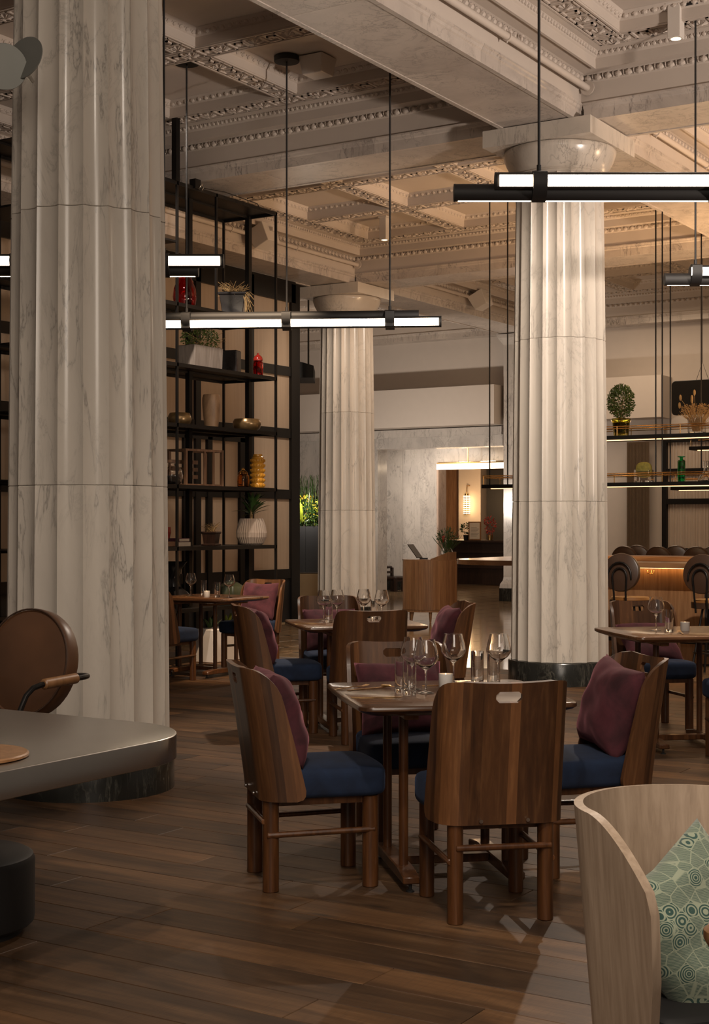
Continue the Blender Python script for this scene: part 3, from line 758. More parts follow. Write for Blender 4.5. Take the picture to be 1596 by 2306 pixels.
MB().lathe([(.054,.18),(.056,.20),(.045,.225),(.02,.245),(.012,.25),(.014,.262),(.001,.27)], 24).build('lid', M['red_ceramic'], j)
# z 2.53
lathe_obj('bowl', [(.085,0),(.118,.03),(.13,.07),(.122,.11),(.105,.14),(.098,.14),(.11,.11),(.118,.07),(.105,.035),(.0,.02)], 'bronze', (-9.80,12.14,2.534), 'rounded bronze glazed bowl, left one on its shelf', 'bowl')
lathe_obj('wooden_vase', [(.072,0),(.080,.06),(.094,.18),(.101,.28),(.100,.34),(.090,.375),(.082,.378),(.085,.34),(.07,.2),(.0,.15)], 'vase_wood', (-9.80,12.69,2.534), 'tall turned wooden vase with a dark bark patch', 'vase')
lathe_obj('bowl', [(.105,0),(.145,.03),(.163,.075),(.158,.11),(.143,.138),(.134,.138),(.148,.11),(.15,.075),(.13,.035),(.0,.02)], 'bronze', (-9.72,13.24,2.534), 'wide bronze glazed bowl, right one on its shelf', 'bowl')
# z 1.894
j = empty('glass_jar', (-9.78,11.98,1.898)); tag(j, 'round clear glass jar with cork lid beside the crate', 'jar')
MB().lathe([(.07,0),(.105,.03),(.12,.09),(.11,.16),(.07,.205),(.065,.24),(.061,.24),(.066,.205),(.105,.158),(.115,.09),(.10,.035),(.065,.006)], 28, closed=True).build('body', M['glass'], j)
MB().lathe([(.066,.238),(.068,.27),(.001,.272)], 20).build('cork', M['cratewood'], j); MB().superbox((0,0,.06),(.16,.16,.09),3,5).build('contents', M['soil'], j)
cr = empty('wooden_crate', (-9.86,12.49,1.898), R(-8)); tag(cr, 'open wooden slatted crate standing on its side', 'crate')
W2, D2, H2 = .27, .13, .40
for x in (-W2, W2):
    for y in (-D2, D2):
        MB().cbox((y*1.0, x, H2/2), (.03,.03,H2)).build('corner_post', M['cratewood'], cr, smooth=False)
for z in (.012, H2-.012):
    for y in (-D2, D2): MB().cbox((y, 0, z), (.022, W2*2-.03, .024)).build('rail', M['cratewood'], cr, smooth=False)
    for x in (-W2, W2): MB().cbox((0, x, z), (D2*2-.03, .022, .024)).build('rail', M['cratewood'], cr, smooth=False)
for z in (.11, .19, .27): MB().cbox((-D2-.014, -.05, z), (.012, W2*1.6, .042)).build('slat', M['cratewood'], cr, smooth=False)
for x in (-.09, .04): MB().cbox((D2+.0, x+.1, H2/2), (.014,.03,H2-.03)).build('slat', M['cratewood'], cr, smooth=False)
j = empty('lidded_jar', (-9.72,13.17,1.898)); tag(j, 'small shiny amber glass jar with a knobbed lid', 'jar')
MB().lathe([(.055,0),(.066,.015),(.070,.08),(.066,.13),(.05,.155),(.045,.155),(.06,.128),(.064,.08),(.06,.02),(.05,.01)], 24, closed=True).build('body', M['glass_amber'], j)
MB().lathe([(.053,.155),(.054,.17),(.04,.185),(.018,.198),(.022,.215),(.001,.226)], 20).build('lid', M['glass_amber'], j)
pr = [(.066,0)]
for k in range(6): pr += [(.076,.012+k*.056),(.080,.032+k*.056),(.076,.050+k*.056),(.069,.058+k*.056)]
pr += [(.070,.35),(.055,.362),(.052,.385),(.046,.385),(.048,.35),(.0,.33)]
v = empty('ceramic_vase', (-9.70,13.42,1.898)); tag(v, 'tall mustard yellow ceramic vase with stacked ribs', 'vase')
MB().lathe(pr, 32).build('body', M['yellow_ceramic'], v)
mb = MB()
for k in range(6):
    for q in range(18): 
        a = 2*pi*q/18; c = (.081*cos(a), .081*sin(a), .034+k*.056); mb.superbox(c, (.012,.012,.030), 3, 3)
mb.build('relief', M['yellow_ceramic'], v)
# z 1.248
p = empty('potted_plant', (-9.70,13.30,1.252)); tag(p, 'green leafy plant in a round ribbed stoneware pot', 'plant')
rings = []
for r_, z in ((.105,0),(.135,.02),(.168,.09),(.172,.14),(.155,.22),(.13,.295),(.128,.30)):
    rings.append([((r_+.004*(1 if q%2 else -1))*cos(2*pi*q/72), (r_+.004*(1 if q%2 else -1))*sin(2*pi*q/72), z) for q in range(72)])
MB().loft(rings).build('pot', M['grey_pot'], p, smooth=False)
blades(p, 26, .23, .045, .06, .36, 'leaf', 11, (5, 85)); blades(p, 12, .20, .045, .03, .44, 'leaf', 12, (40, 88)); MB().cyl((0,0,.28),(0,0,.45), .018, .01, 8).build('stem', M['dry'], p)
p = empty('potted_plant', (-9.78,12.66,1.252), .3); tag(p, 'wispy dry plant in a small square dark red pot', 'plant')
MB().loft([[(-a,-a,z),(a,-a,z),(a,a,z),(-a,a,z)] for a, z in ((.085,0),(.085,.02),(.065,.022),(.078,.13),(.088,.132),(.088,.155),(.07,.155),(.07,.13))]).build('pot', M['darkwood'], p, bevel=.004)
strands(60, lambda r: ((r.uniform(-.05,.05), r.uniform(-.05,.05), .14), (r.uniform(-.1,.1), r.uniform(-.1,.1), r.uniform(.18,.26))), .0016, 8).build('stems', M['dry'], p, smooth=False)
for k, (w, l, h, mt, lb) in enumerate(((.15,.22,.045,'paper','pale paperback book at the bottom of the small pile'),(.14,.20,.04,'book_plum','plum coloured book on top of the small pile'))):
    bk = empty('book', (-9.78,12.10,1.252+.047*k), .1*k); tag(bk, lb, 'book')
    MB().box(-w/2,w/2,-l/2,l/2,0,h).build('cover', M[mt], bk, smooth=False, bevel=.003); MB().box(-w/2+.01,w/2+.001,-l/2+.004,l/2-.004,.006,h-.006).build('pages', M['paper'], bk, smooth=False)
bk = MB().box(-.12,.12,-.13,.13,0,.055).build('wooden_block', M['cratewood'], bevel=.006); bk.location = (-9.80,11.80,1.252); tag(bk, 'flat pale wooden block under the red bowl', 'block')
lathe_obj('bowl', [(.05,0),(.085,.03),(.10,.09),(.098,.15),(.092,.15),(.09,.09),(.075,.04),(.0,.03)], 'red_ceramic', (-9.80,11.84,1.309), 'deep red streaked ceramic bowl at the left of its shelf', 'bowl')
# z .60
for k, (y, sc_) in enumerate(((12.10,1.0),(11.5,.92))):
    o = lathe_obj('fluted_vase', [(.13,0),(.19,.05),(.20,.10),(.15,.16),(.075,.22),(.065,.30),(.08,.40),(.14,.475),(.155,.485),(.13,.475),(.07,.40),(.055,.30),(.0,.25)], 'dark_ceramic', (-9.85,y,.604), ('dark flared fluted vase standing behind the far table', 'dark flared vase half hidden by the nearest column')[k], 'vase'); o.scale = (sc_,)*3
g = empty('ceramic_gourd', (-9.80,13.05,.604)); tag(g, 'dark green ribbed ceramic gourd on the low shelf', 'ornament')
MB().loft([[((r_*(1+.06*cos(8*2*pi*q/48)))*cos(2*pi*q/48), (r_*(1+.06*cos(8*2*pi*q/48)))*sin(2*pi*q/48), z) for q in range(48)] for r_, z in ((.06,0),(.13,.05),(.15,.12),(.13,.19),(.07,.235),(.02,.24))]).build('body', M['gourd'], g)
MB().cyl((0,0,.23),(.02,0,.28), .014, .008, 8).build('stalk', M['dry'], g)
bk = MB().box(-.1,.1,-.12,.12,0,.10).build('book', M['slate'], bevel=.004); bk.location = (-9.75,13.36,.604); tag(bk, 'thick dark blue book beside the green gourd', 'book')
# white trough with succulents on the floor below the shelves
p = empty('planter', (-9.64,12.90,0)); tag(p, 'low white trough planter of spiky succulents under the shelving', 'planter')
MB().box(-.13,.13,-.55,.55,.0,.36).build('trough', M['plaster_wall'], p, bevel=.01)
for k in range(4): blades(p, 9, .16, .04, .01, .36, 'leaf_lime' if k%2 else 'leaf', 20+k, (30,85), c=(0,-.42+.28*k))

# ------------------------------------------------------------------ walnut dining chair
def chair_panel():
    wf, rc, zb, zt = .150, .098, .372, .912
    fix = [0,.018,.036,.050,.085,.12,.15]
    rowz = [zb, zb+.008, zb+.022, zb+.045, .47,.55,.63,.70,.76,.80,.832,.846,.862,.876,.888,.898,.907,.912]
    phim = R(80)
    def plan(s_):
        a = abs(s_); sg = 1 if s_ >= 0 else -1
        if a <= wf: return sg*a, 0.0
        ph = (a-wf)/rc
        if ph <= phim: return sg*(wf+rc*sin(ph)), rc*(1-cos(ph))
        e = a-wf-rc*phim
        return sg*(wf+rc*sin(phim)+e*cos(phim)), rc*(1-cos(phim))+e*sin(phim)
    def smax(z):
        t = (z-zb)/(zt-zb); s_ = (wf+rc*phim+.105)*(1-t)+(wf+rc*phim+.045)*t
        R1 = .13
        if z > zt-R1: q = min(1, (z-(zt-R1))/R1); s_ -= R1*(1-sqrt(max(0, 1-q*q)))
        R0 = .045
        if z < zb+R0: q = min(1, ((zb+R0)-z)/R0); s_ -= R0*(1-sqrt(max(0, 1-q*q)))
        return s_
    def yz(z): return -.262-.080*((z-zb)/(zt-zb))**1.15
    half = len(fix); ext = 9; cols = []
    def srow(z):
        s_ = list(fix); sm = smax(z)
        for k in range(1, ext+1): s_.append(.15+(sm-.15)*k/ext)
        return [-x for x in s_[:0:-1]]+s_
    bm = bmesh.new(); G = []
    for z in rowz:
        row = []
        for s_ in srow(z):
            x, f = plan(s_); zz = z
            if z > .86: zz = z-.012*max(0, 1-(abs(s_)/.17)**2)*((z-.86)/(.052))*.6
            row.append(bm.verts.new((x, yz(z)+f, zz)))
        G.append(row)
    nc = len(G[0]); mid = nc//2
    i0, i1 = rowz.index(.832), rowz.index(.876)
    for i in range(len(rowz)-1):
        for j in range(nc-1):
            k0 = j-mid; 
            inh = i0 <= i < i1 and -3 <= k0 <= 2
            a, b, c, d = G[i][j], G[i][j+1], G[i+1][j+1], G[i+1][j]
            if inh:
                if i == i0 and k0 == -3: bm.faces.new((a, b, d))
                elif i == i0 and k0 == 2: bm.faces.new((a, b, c))
                elif i == i1-1 and k0 == -3: bm.faces.new((a, c, d))
                elif i == i1-1 and k0 == 2: bm.faces.new((b, c, d))
                continue
            bm.faces.new((a, b, c, d))
    bm.normal_update(); bmesh.ops.solidify(bm, geom=bm.faces[:], thickness=.019)
    bmesh.ops.recalc_face_normals(bm, faces=bm.faces)
    me = bpy.data.meshes.new('backrest'); bm.to_mesh(me); bm.free()
    me.polygons.foreach_set('use_smooth', [True]*len(me.polygons)); me.set_sharp_from_angle(angle=R(45))
    lay = me.uv_layers.new(name='UVMap')
    for lp in me.loops:
        c = me.vertices[lp.vertex_index].co; f = c.y-yz(min(max(c.z, zb), zt))
        lay.data[lp.index].uv = (c.x+(1 if c.x > 0 else -1)*max(0, f)*.9, c.z)
    return me
panel_me = chair_panel()
def make_chair(label):
    c = empty('dining_chair'); tag(c, label, 'chair', 'walnut dining chairs')
    b = obj('backrest', panel_me, M['walnut_back'], c)
    for x in (-.09, .09):
        o = MB().cyl((x,-.268,.388),(x,-.2735,.388), .0075, n=10).build('bolt', M['chrome'], b)
    s_ = MB().superbox((0,.02,.435), (.455,.50,.128), 7, 10)
    s_.v = [(x*(1+.05*(y/.25)), y, z+.008*(1-(x/.24)**2)*(1 if z > .44 else 0)) for x, y, z in s_.v]
    s_.build('seat', M['blue'], c)
    for x, y in ((-.175,-.215),(.175,-.215),(-.185,.20),(.185,.20)):
        MB().cyl((x,y,0),(x,y,.375), .030, n=20, sy=1.12).build('leg', M['walnut'], c, bevel=.003)
    for x in (-1, 1): MB().cyl((x*.198,-.235,.232),(x*.205,.215,.238), .0125, n=12).build('stretcher', M['walnut'], c, bevel=.004)
    MB().cyl((-.18,-.243,.285),(.19,-.243,.285), .0125, n=12).build('stretcher', M['walnut'], c, bevel=.004)
    MB().box(-.18,.18,-.2,.22,.345,.372).build('seat_frame', M['walnut'], c, smooth=False)
    return c
def pillow_mesh(w, h, th, seed, n=26):
    r = random.Random(seed); ph = [r.uniform(0,6.28) for _ in range(8)]; vs = []; fs = []
    for side in (1, -1):
        for i in range(n+1):
            for j in range(n+1):
                u = 2*i/n-1; v = 2*j/n-1
                e = (1-abs(u)**3.2)*(1-abs(v)**3.2); d = max(0, e)**.55
                pin = 1-.10*((1-abs(v))**1.0)*abs(u)**2.2; pin2 = 1-.10*((1-abs(u))**1.0)*abs(v)**2.2
                wr = .012*sin(5*u+3*v+ph[0])*sin(3.1*v+ph[1])+.008*sin(9*v-4*u+ph[2])+.006*sin(14*u+ph[3])*abs(v)
                z = side*(th/2*d+wr*d*(1 if side > 0 else .5))
                vs.append((u*w/2*pin, v*h/2*pin2, z))
    m_ = (n+1)**2
    for s_ in (0, 1):
        for i in range(n):
            for j in range(n):
                a = s_*m_+i*(n+1)+j; q = (a, a+n+1, a+n+2, a+1); fs.append(q if s_ == 0 else q[::-1])
    mb = MB().add(vs, fs)
    me = mb.mesh('cushion', fix=False)
    bm = bmesh.new(); bm.from_mesh(me); bmesh.ops.remove_doubles(bm, verts=bm.verts, dist=.0004); bmesh.ops.recalc_face_normals(bm, faces=bm.faces); bm.to_mesh(me); bm.free()
    me.polygons.foreach_set('use_smooth', [True]*len(me.polygons))
    lay = me.uv_layers.new(name='UVMap')
    for lp in me.loops: c = me.vertices[lp.vertex_index].co; lay.data[lp.index].uv = (c.x/w+.5, c.y/h+.5)
    return me
pil_me = [pillow_mesh(.43, .40, .18, k) for k in range(3)]
for me in pil_me: me.materials.append(M['burgundy'])
chairs = []
def chair(x, d, yaw, label, pillow=None, var=0, tilt=17, roll=0, dz=0.0, dy=0.0, world=None):
    loc = Vector((*world, 0)) if world else site(x, d); yw = R(yaw)+(0 if world else YAW)
    if not chairs: c = make_chair(label); c.location = loc; c.rotation_euler = (0,0,yw)
    else: c = copy_thing(chairs[0], loc, yw, label)
    chairs.append(c)
    if pillow:
        o = obj('cushion', pil_me[var], None); tag(o, pillow, 'cushion', 'burgundy velvet cushions')
        m_ = Matrix.Translation(loc) @ Matrix.Rotation(yw, 4, 'Z') @ Matrix.Translation((0,-.150+dy,.690+dz)) @ Matrix.Rotation(R(90+tilt), 4, 'X') @ Matrix.Rotation(R(roll), 4, 'Z')
        # lean: bottom edge forward on the seat, top edge against the backrest
        o.matrix_world = m_
    return c
chair(-.175, 6.11, -75.5, 'walnut chair with pink-lit cushion at the left side of the nearest table', 'burgundy cushion in the chair at the left of the nearest table', 0)
chair(.508, 5.66, 10.5, 'walnut chair in the foreground seen from behind, its handle slot facing us')
chair(.98, 6.34, 104, 'walnut chair at the right side of the nearest table, turned inwards', 'large burgundy cushion in the chair in front of the middle column', 1, roll=6)
chair(.25, 6.86, 191, 'walnut chair facing us across the nearest table', 'burgundy cushion lying behind the glasses of the nearest table', 2, dz=-.045, tilt=30, dy=.03)
chair(-.53, 10.48, -77, 'walnut chair seen from the side at the left of the second table', 'dark cushion in the side-on chair at the second table', 0)
chair(.07, 10.05, 11, 'walnut chair seen from behind at the near side of the second table')
chair(.53, 10.74, 98, 'walnut chair at the right of the second table in front of the host stand', 'burgundy cushion in the chair right of the second table', 1)
chair(-.16, 11.40, 192, 'walnut chair facing us at the far side of the second table', 'dark cushion in the far chair of the second table', 2, dz=-.05, tilt=32, dy=.03)
chair(0, 0, 0, 'walnut chair half hidden behind the nearest column at the far table', world=(-8.84,10.72))
chair(0, 0, 180, 'light brown walnut chair with cushion facing us beside the black shelving', 'bright burgundy cushion in the chair beside the shelving', 1, world=(-8.84,12.10))
chair(2.50, 9.17, 9, 'walnut chair seen from behind at the right edge')
chair(2.20, 10.66, 191, 'walnut chair facing us at the right table below the bar stools', 'dark burgundy cushion lying low in the chair at the right table', 0, dz=-.085, tilt=48, dy=.07)

# ------------------------------------------------------------------ square walnut tables
def make_table(label):
    t = empty('dining_table'); tag(t, label, 'table', 'square walnut dining tables')
    top = [rrect(.90-2*i, .90-2*i, .055, 5, .012) for i in (.004, 0, 0, .012, .05)]
    MB().loft([[(x,y,z) for x,y in p] for p, z in zip(top, (.770,.766,.752,.742,.728))][::-1]).build('table_top', M['walnut_top'], t, angle=50)
    for x in (-.22, .22):
        MB().box(x-.03,x+.03,-.33,.33,.70,.728).build('cleat', M['teak'], t, bevel=.004)
        for y in (-.17, .17): MB().cyl((x,y,.075),(x,y,.70), .020, n=16).build('leg', M['walnut'], t)
        f = MB().loft([[(x+a*.035, y, z) for a, z in ((-1,.035),(1,.035),(1,h),(-1,h))] for y, h in ((-.33,.065),(-.20,.082),(.20,.082),(.33,.065))]).build('foot_bar', M['walnut'], t, bevel=.005)
        for y in (-.30, .30): MB().lathe([(.018,0),(.018,.006),(.007,.010),(.007,.036)], 12, (x,y,0)).build('foot_pad', M['blackmatte'], f)
    MB().box(-.185,.185,-.03,.03,.045,.08).build('stretcher', M['walnut'], t, bevel=.004)
    return t
t1 = make_table('square walnut table nearest the camera set with four wine glasses'); t1.location = site(.39, 6.22); t1.rotation_euler = (0,0,YAW+R(10))
copy_thing(t1, site(0, 10.62), YAW+R(12), 'square walnut table in front of the host stand, second from the camera')
copy_thing(t1, (-8.866, 11.425, 0), 0, 'square walnut table set beside the black shelving, farthest left')
copy_thing(t1, site(2.17, 9.74), YAW+R(9), 'square walnut table at the right edge below the bar stools')

# ------------------------------------------------------------------ tableware
ZT = .7702
wg = MB().lathe([(.0005,.0015),(.034,.0015),(.036,.003),(.030,.005),(.010,.010),(.0045,.018),(.0038,.05),(.0038,.085),(.006,.098),(.020,.110),(.042,.127),(.055,.147),(.056,.158),(.050,.185),(.039,.228),(.0378,.228),(.0487,.185),(.0545,.158),(.0535,.148),(.041,.129),(.019,.1125),(.0005,.107)], 40, cap=False).mesh('wine_glass')
wg.materials.append(M['glass'])
tb = MB().lathe([(.0005,0),(.027,0),(.0285,.003),(.0285,.148),(.0268,.148),(.0265,.022),(.024,.018),(.0005,.016)], 32, cap=False).mesh('tumbler'); tb.materials.append(M['glass'])
def glass(kind, p, label, group, world=False):
    o = obj('wine_glass' if kind == 'w' else 'tumbler', wg if kind == 'w' else tb, None); o.location = Vector((*p, ZT)) if world else site(*p, ZT)
    o.rotation_euler = (0,0,rnd.random()*6); tag(o, label, 'wine glass' if kind == 'w' else 'glass', group); return o
glass('w', (.255,6.31), 'wine glass farther left on the nearest table, behind another', 'wine glasses on the nearest table')
glass('w', (.303,6.17), 'wine glass standing closest to us on the nearest table', 'wine glasses on the nearest table')
glass('w', (.443,6.50), 'tallest looking wine glass behind the candle on the nearest table', 'wine glasses on the nearest table')
glass('w', (.645,6.50), 'wine glass at the right in front of the middle column', 'wine glasses on the nearest table')
glass('t', (.200,6.20), 'tall straight tumbler at the left of the nearest table', 'tumblers on the nearest table')
glass('t', (.232,6.12), 'lower placed tumbler among the left glasses of the nearest table', 'tumblers on the nearest table')
glass('t', (.552,6.53), 'tumbler right of the forks on the nearest table', 'tumblers on the nearest table')
glass('t', (.615,6.42), 'tumbler in front of the right wine glass on the nearest table', 'tumblers on the nearest table')
for i, p in enumerate(((-.228,10.74),(-.130,10.86),(.070,10.95),(.204,10.84))):
    glass('w', p, ('leftmost','second','third','rightmost')[i]+' wine glass of the row on the second table', 'wine glasses on the second table')
glass('t', (-.188,10.62), 'tumbler catching light at the left of the second table', 'tumblers on the second table')
glass('t', (.150,10.98), 'tumbler between the right wine glasses of the second table', 'tumblers on the second table')
glass('w', (-9.10,11.45), 'left wine glass on the table beside the shelving', 'wine glasses on the far table', True)
glass('w', (-8.56,11.37), 'right wine glass on the table beside the shelving', 'wine glasses on the far table', True)
glass('t', (-9.15,11.72), 'left tumbler on the table beside the shelving', 'tumblers on the far table', True)
glass('t', (-8.73,11.40), 'right tumbler on the table beside the shelving', 'tumblers on the far table', True)
glass('w', (2.035,9.80), 'wine glass on the table at the right edge', 'wine glasses on the right table'); glass('t', (2.10,9.70), 'tumbler on the table at the right edge', 'tumblers on the right table')
def candle(p, label, world=False):
    c = empty('candle_holder', Vector((*p, ZT)) if world else site(*p, ZT)); tag(c, label, 'candle', 'white candle holders')
    MB().lathe([(.001,0),(.029,0),(.031,.003),(.031,.060),(.027,.060),(.027,.045),(.001,.045)], 28, cap=False).build('cup', M['candle'], c)
    MB().lathe([(.001,.045),(.003,.048),(.0035,.054),(.001,.062)], 10).build('flame', M['flame'], c)
candle((.402,6.40), 'white candle holder burning in the middle of the nearest table'); candle((-8.83,11.36), 'white candle holder on the table beside the shelving', True); candle((2.225,9.78), 'white candle holder on the right table, partly behind a chair')
def knife_me():
    mb = MB(); P = [(0,.004),(.02,.006),(.09,.0055),(.10,.004),(.105,.007),(.17,.009),(.205,.006),(.215,.001)]
    rings = [[(x, -w, .001), (x, w, .001), (x, w, .004), (x, -w, .004)] for x, w in P]; return mb.loft(rings).mesh('knife')
def fork_me():
    mb = MB(); P = [(0,.006,.002),(.05,.004,.004),(.11,.003,.008),(.135,.009,.006),(.15,.012,.005)]
    mb.loft([[(x,-w,z),(x,w,z),(x,w,z+.0025),(x,-w,z+.0025)] for x, w, z in P])
    for y in (-.0102,-.0034,.0034,.0102): mb.loft([[(x,y-.0016,z),(x,y+.0016,z),(x,y+.0016,z+.002),(x,y-.0016,z+.002)] for x, z in ((.148,.005),(.175,.006),(.195,.011))])
    return mb.mesh('fork')
def spoon_me():
    mb = MB(); mb.loft([[(x,-w,z),(x,w,z),(x,w,z+.0025),(x,-w,z+.0025)] for x, w, z in ((0,.006,.002),(.05,.004,.004),(.125,.003,.007))]); mb.superbox((.15,0,.008),(.058,.038,.012),2.2,6); return mb.mesh('spoon')
KN, FK, SP = knife_me(), fork_me(), spoon_me()
for me in (KN, FK, SP): me.materials.append(M['brass'])
def cutlery(me, p, yaw, label, group, world=False):
    o = obj(me.name, me, None, None, Vector((*p, ZT)) if world else site(*p, ZT+.0003), (0,0,R(yaw)+(0 if world else YAW))); tag(o, label, me.name.split('.')[0], group)
G1 = 'gold cutlery on the nearest table'
cutlery(KN, (-.015,6.00), 5, 'gold knife lying along the left front edge of the nearest table', G1); cutlery(FK, (-.085,6.28), 42, 'gold fork at the far left of the nearest table', G1)
cutlery(KN, (-.03,6.26), 38, 'gold knife beside the far left fork of the nearest table', G1)
cutlery(SP, (.235,6.28), 130, 'gold spoon beside the left tumblers of the nearest table', G1)
cutlery(FK, (.372,5.78), 95, 'gold fork in front of the closest wine glass', G1); cutlery(FK, (.405,5.79), 95, 'gold fork beside another, nearly hidden by the foreground chair', G1)
cutlery(FK, (.47,6.60), 265, 'gold fork behind the candle, pointing at us', G1); cutlery(FK, (.505,6.60), 265, 'second gold fork behind the candle of the nearest table', G1); cutlery(KN, (.30,6.44), 10, 'gold knife lying behind the left wine glasses', G1)
cutlery(FK, (-.33,10.78), 40, 'gold fork at the left of the second table', 'gold cutlery on the second table'); cutlery(KN, (-.44,10.42), 12, 'gold knife at the left of the second table', 'gold cutlery on the second table')
cutlery(FK, (2.14,9.46), 85, 'gold fork on the right table', 'gold cutlery on the right table'); cutlery(KN, (-9.12,11.24), 60, 'gold knife on the table beside the shelving', 'gold cutlery on the far table', True)
# ------------------------------------------------------------------ linear pendant lamps
def tube_lamp(root, x0, x1, c, rad, face, sleeves, name, hw=42):
    """a black tube along local X with a diffuser strip set into one side; face = angle of the strip (0 = towards -Y, 90 = down)"""
    y, z = c; nseg = 28
    half = R(hw); a0 = R(face)
    def pt(a, r): return (y-r*cos(a), z-r*sin(a))
    body = []; n1 = 22
    for k in range(n1+1):
        a = a0+half+(2*pi-2*half)*k/n1; body.append(pt(a, rad))
    MB().loft([[(x, p[0], p[1]) for p in body] for x in (x0, x1)]).build(name, M['blackmatte'], root)
    for x in (x0, x1):
        MB().cyl((x-.006,y,z),(x+.006,y,z), rad*1.01, n=24).build('end_cap', M['blackmatte'], root)
    st = [pt(a0-half+2*half*k/6, rad*.99) for k in range(7)]; st += [pt(a0+half, rad*.80), pt(a0-half, rad*.80)]
    xs = [x0+.02]; 
    for s_ in sleeves:
        if x0 < s_ < x1: xs += [s_-.045, s_+.045]
    xs.append(x1-.02)
    for k in range(0, len(xs), 2): MB().loft([[(x, p[0], p[1]) for p in st] for x in (xs[k], xs[k+1])]).build('diffuser', M['led'], root)
def pendant(loc, yaw, up, lo, rods, label, face=8, flip=False):
    root = empty('linear_pendant', loc, yaw); tag(root, label, 'pendant lamp', 'linear pendant lamps'); r = .052
    tube_lamp(root, up[0], up[1], (-.02, .030 if not flip else -.02), r, face, rods, 'lit_tube'); tube_lamp(root, lo[0], lo[1], (.040, -.026 if not flip else .045), r, 90 if not flip else 180, rods, 'second_tube', 16 if not flip else 42)
    for x in rods:
        ring = [(-.085,.02),(-.075,.075),(-.02,.093),(.06,.07),(.098,.0),(.09,-.06),(.035,-.085),(-.03,-.06),(-.075,-.02)]
        MB().loft([[(q, a, b) for a, b in ring] for q in (x-.042, x+.042)]).build('sleeve', M['blackmatte'], root, angle=50)
        h = Z_PAN-loc[2]; MB().cyl((x,0,.08),(x,0,h-.05), .0085, n=8).build('rod', M['blackmatte'], root)
        MB().cyl((x,0,.06),(x,0,.13), .014, n=10).build('rod_socket', M['blackmatte'], root)
        MB().lathe([(.115,h-.055),(.118,h-.05),(.118,h-.006),(.11,h)], 28, (x,0,0)).build('canopy', M['blackmatte'], root)
    return root
# nearest, upper right
p1 = site(1.10, 8.66, 3.50)
pendant(p1, YAW+R(0), (-.26, 1.75), (-.50, 1.5), (0.0, 1.06), 'linear pendant lamp in front of the capital of the middle column, at upper right')
p2 = site(-.63, 13.50, 3.375)
pendant(p2, YAW+R(-4), (-1.62, 1.43), (-1.75, 1.22), (-.94, 0.0, .96), 'long linear pendant lamp crossing below the farthest column capital', flip=True)
p3 = site(-1.43, 10.9, 3.43)
pendant(p3, YAW+R(0), (-2.6, .445), (-2.75, .25), (0.0, -1.1), 'linear pendant lamp emerging behind the nearest column, above the red vase')
p4 = site(2.87, 12.1, 3.56)
pendant(p4, YAW+R(0), (-.05, 2.3), (-.275, 1.9), (-.03, 1.3), 'short visible end of a linear pendant lamp at the right edge')

# ------------------------------------------------------------------ ceiling fittings
def spot_can(loc, drop, label, target, energy, col=NEUT, angle=50, size=.04, blend=.6):
    s_ = empty('ceiling_spotlight', loc); tag(s_, label, 'spotlight', 'square ceiling spotlights')
    MB().box(-.055,.055,-.055,.055,-drop,-.02).build('housing', M['white'], s_, bevel=.004); MB().box(-.07,.07,-.07,.07,-.02,0).build('mount', M['white'], s_, bevel=.003)
    MB().cyl((0,0,-drop-.001),(0,0,-drop+.01), .042, n=20).build('lens', M['led_hot'], s_)
    l = lamp('SPOT', (loc[0], loc[1], loc[2]-drop-.03), energy, col, target=target, size=size, angle=angle, blend=blend)
    return s_
def speaker(loc, yaw, tilt, label, s_=(.27,.24,.16), bracket=True):
    r = empty('ceiling_speaker', loc, yaw); tag(r, label, 'speaker', 'white ceiling speakers')
    b = MB().loft([[(-s_[0]/2,-s_[1]/2,0),(s_[0]/2,-s_[1]/2,0),(s_[0]/2,s_[1]/2,0),(-s_[0]/2,s_[1]/2,0)],[(-s_[0]/2*.8,-s_[1]/2*.8,-s_[2]),(s_[0]/2*.8,-s_[1]/2*.8,-s_[2]),(s_[0]/2*.8,s_[1]/2*.8,-s_[2]),(-s_[0]/2*.8,s_[1]/2*.8,-s_[2])]]).build('cabinet', M['white'], r, bevel=.006, smooth=False); b.rotation_euler = (R(tilt),0,0)
    if bracket: MB().box(-.03,.03,-.03,.22,-.05,.0).build('bracket', M['white'], r, smooth=False)
speaker((-7.46,11.27,Z_PAN-.01), 0, 0, 'white box speaker on the ceiling beside the round black canopy', (.26,.26,.17), False)
speaker((-11.55,16.05,5.50), R(-90), 25, 'white angled speaker fixed to the beam behind the shelving', (.34,.30,.26))
speaker((-11.55,22.50,5.48), R(-90), 25, 'white angled speaker fixed to the beam beyond the farthest column', (.34,.30,.26))

# ------------------------------------------------------------------ foreground left: steel table, leather chair, stool, board, wall lamp
st = empty('steel_table', (-3.20,4.18,0)); tag(st, 'thick brushed steel table top with a rounded corner at left', 'table')
W, D = 1.9, 1.75; poly = []
for cx, cy, a0, r in ((-.36,-.36,0,.36), (-W+.36,-.36,90,.36), (-W+.36,-D+.36,180,.36), (-.36,-D+.36,270,.36)):
    for k in range(13): a = R(a0+90*k/12); poly.append((cx+r*cos(a), cy+r*sin(a)))
def inset(p, e): return [(x+(-e if x > -W/2 else e), y+(-e if y > -D/2 else e)) for x, y in p]
MB().loft([[(x,y,z) for x,y in inset(poly, e)] for e, z in ((.002,.662),(0,.664),(0,.746),(.002,.749),(.005,.750))]).build('table_top', M['steel'], st, angle=40)
MB().lathe([(.28,0),(.28,.02),(.05,.04),(.045,.62),(.2,.66)], 32, (-1.1,-1.3,0)).build('pedestal', M['blackmatte'], st)
o = MB().lathe([(.001,0),(.19,0),(.20,.004),(.20,.011),(.195,.015),(.001,.015)], 48).build('serving_board', M['teak']); o.location = site(-1.235, 4.60, .7502); tag(o, 'round honey coloured wooden board on the steel table', 'board')
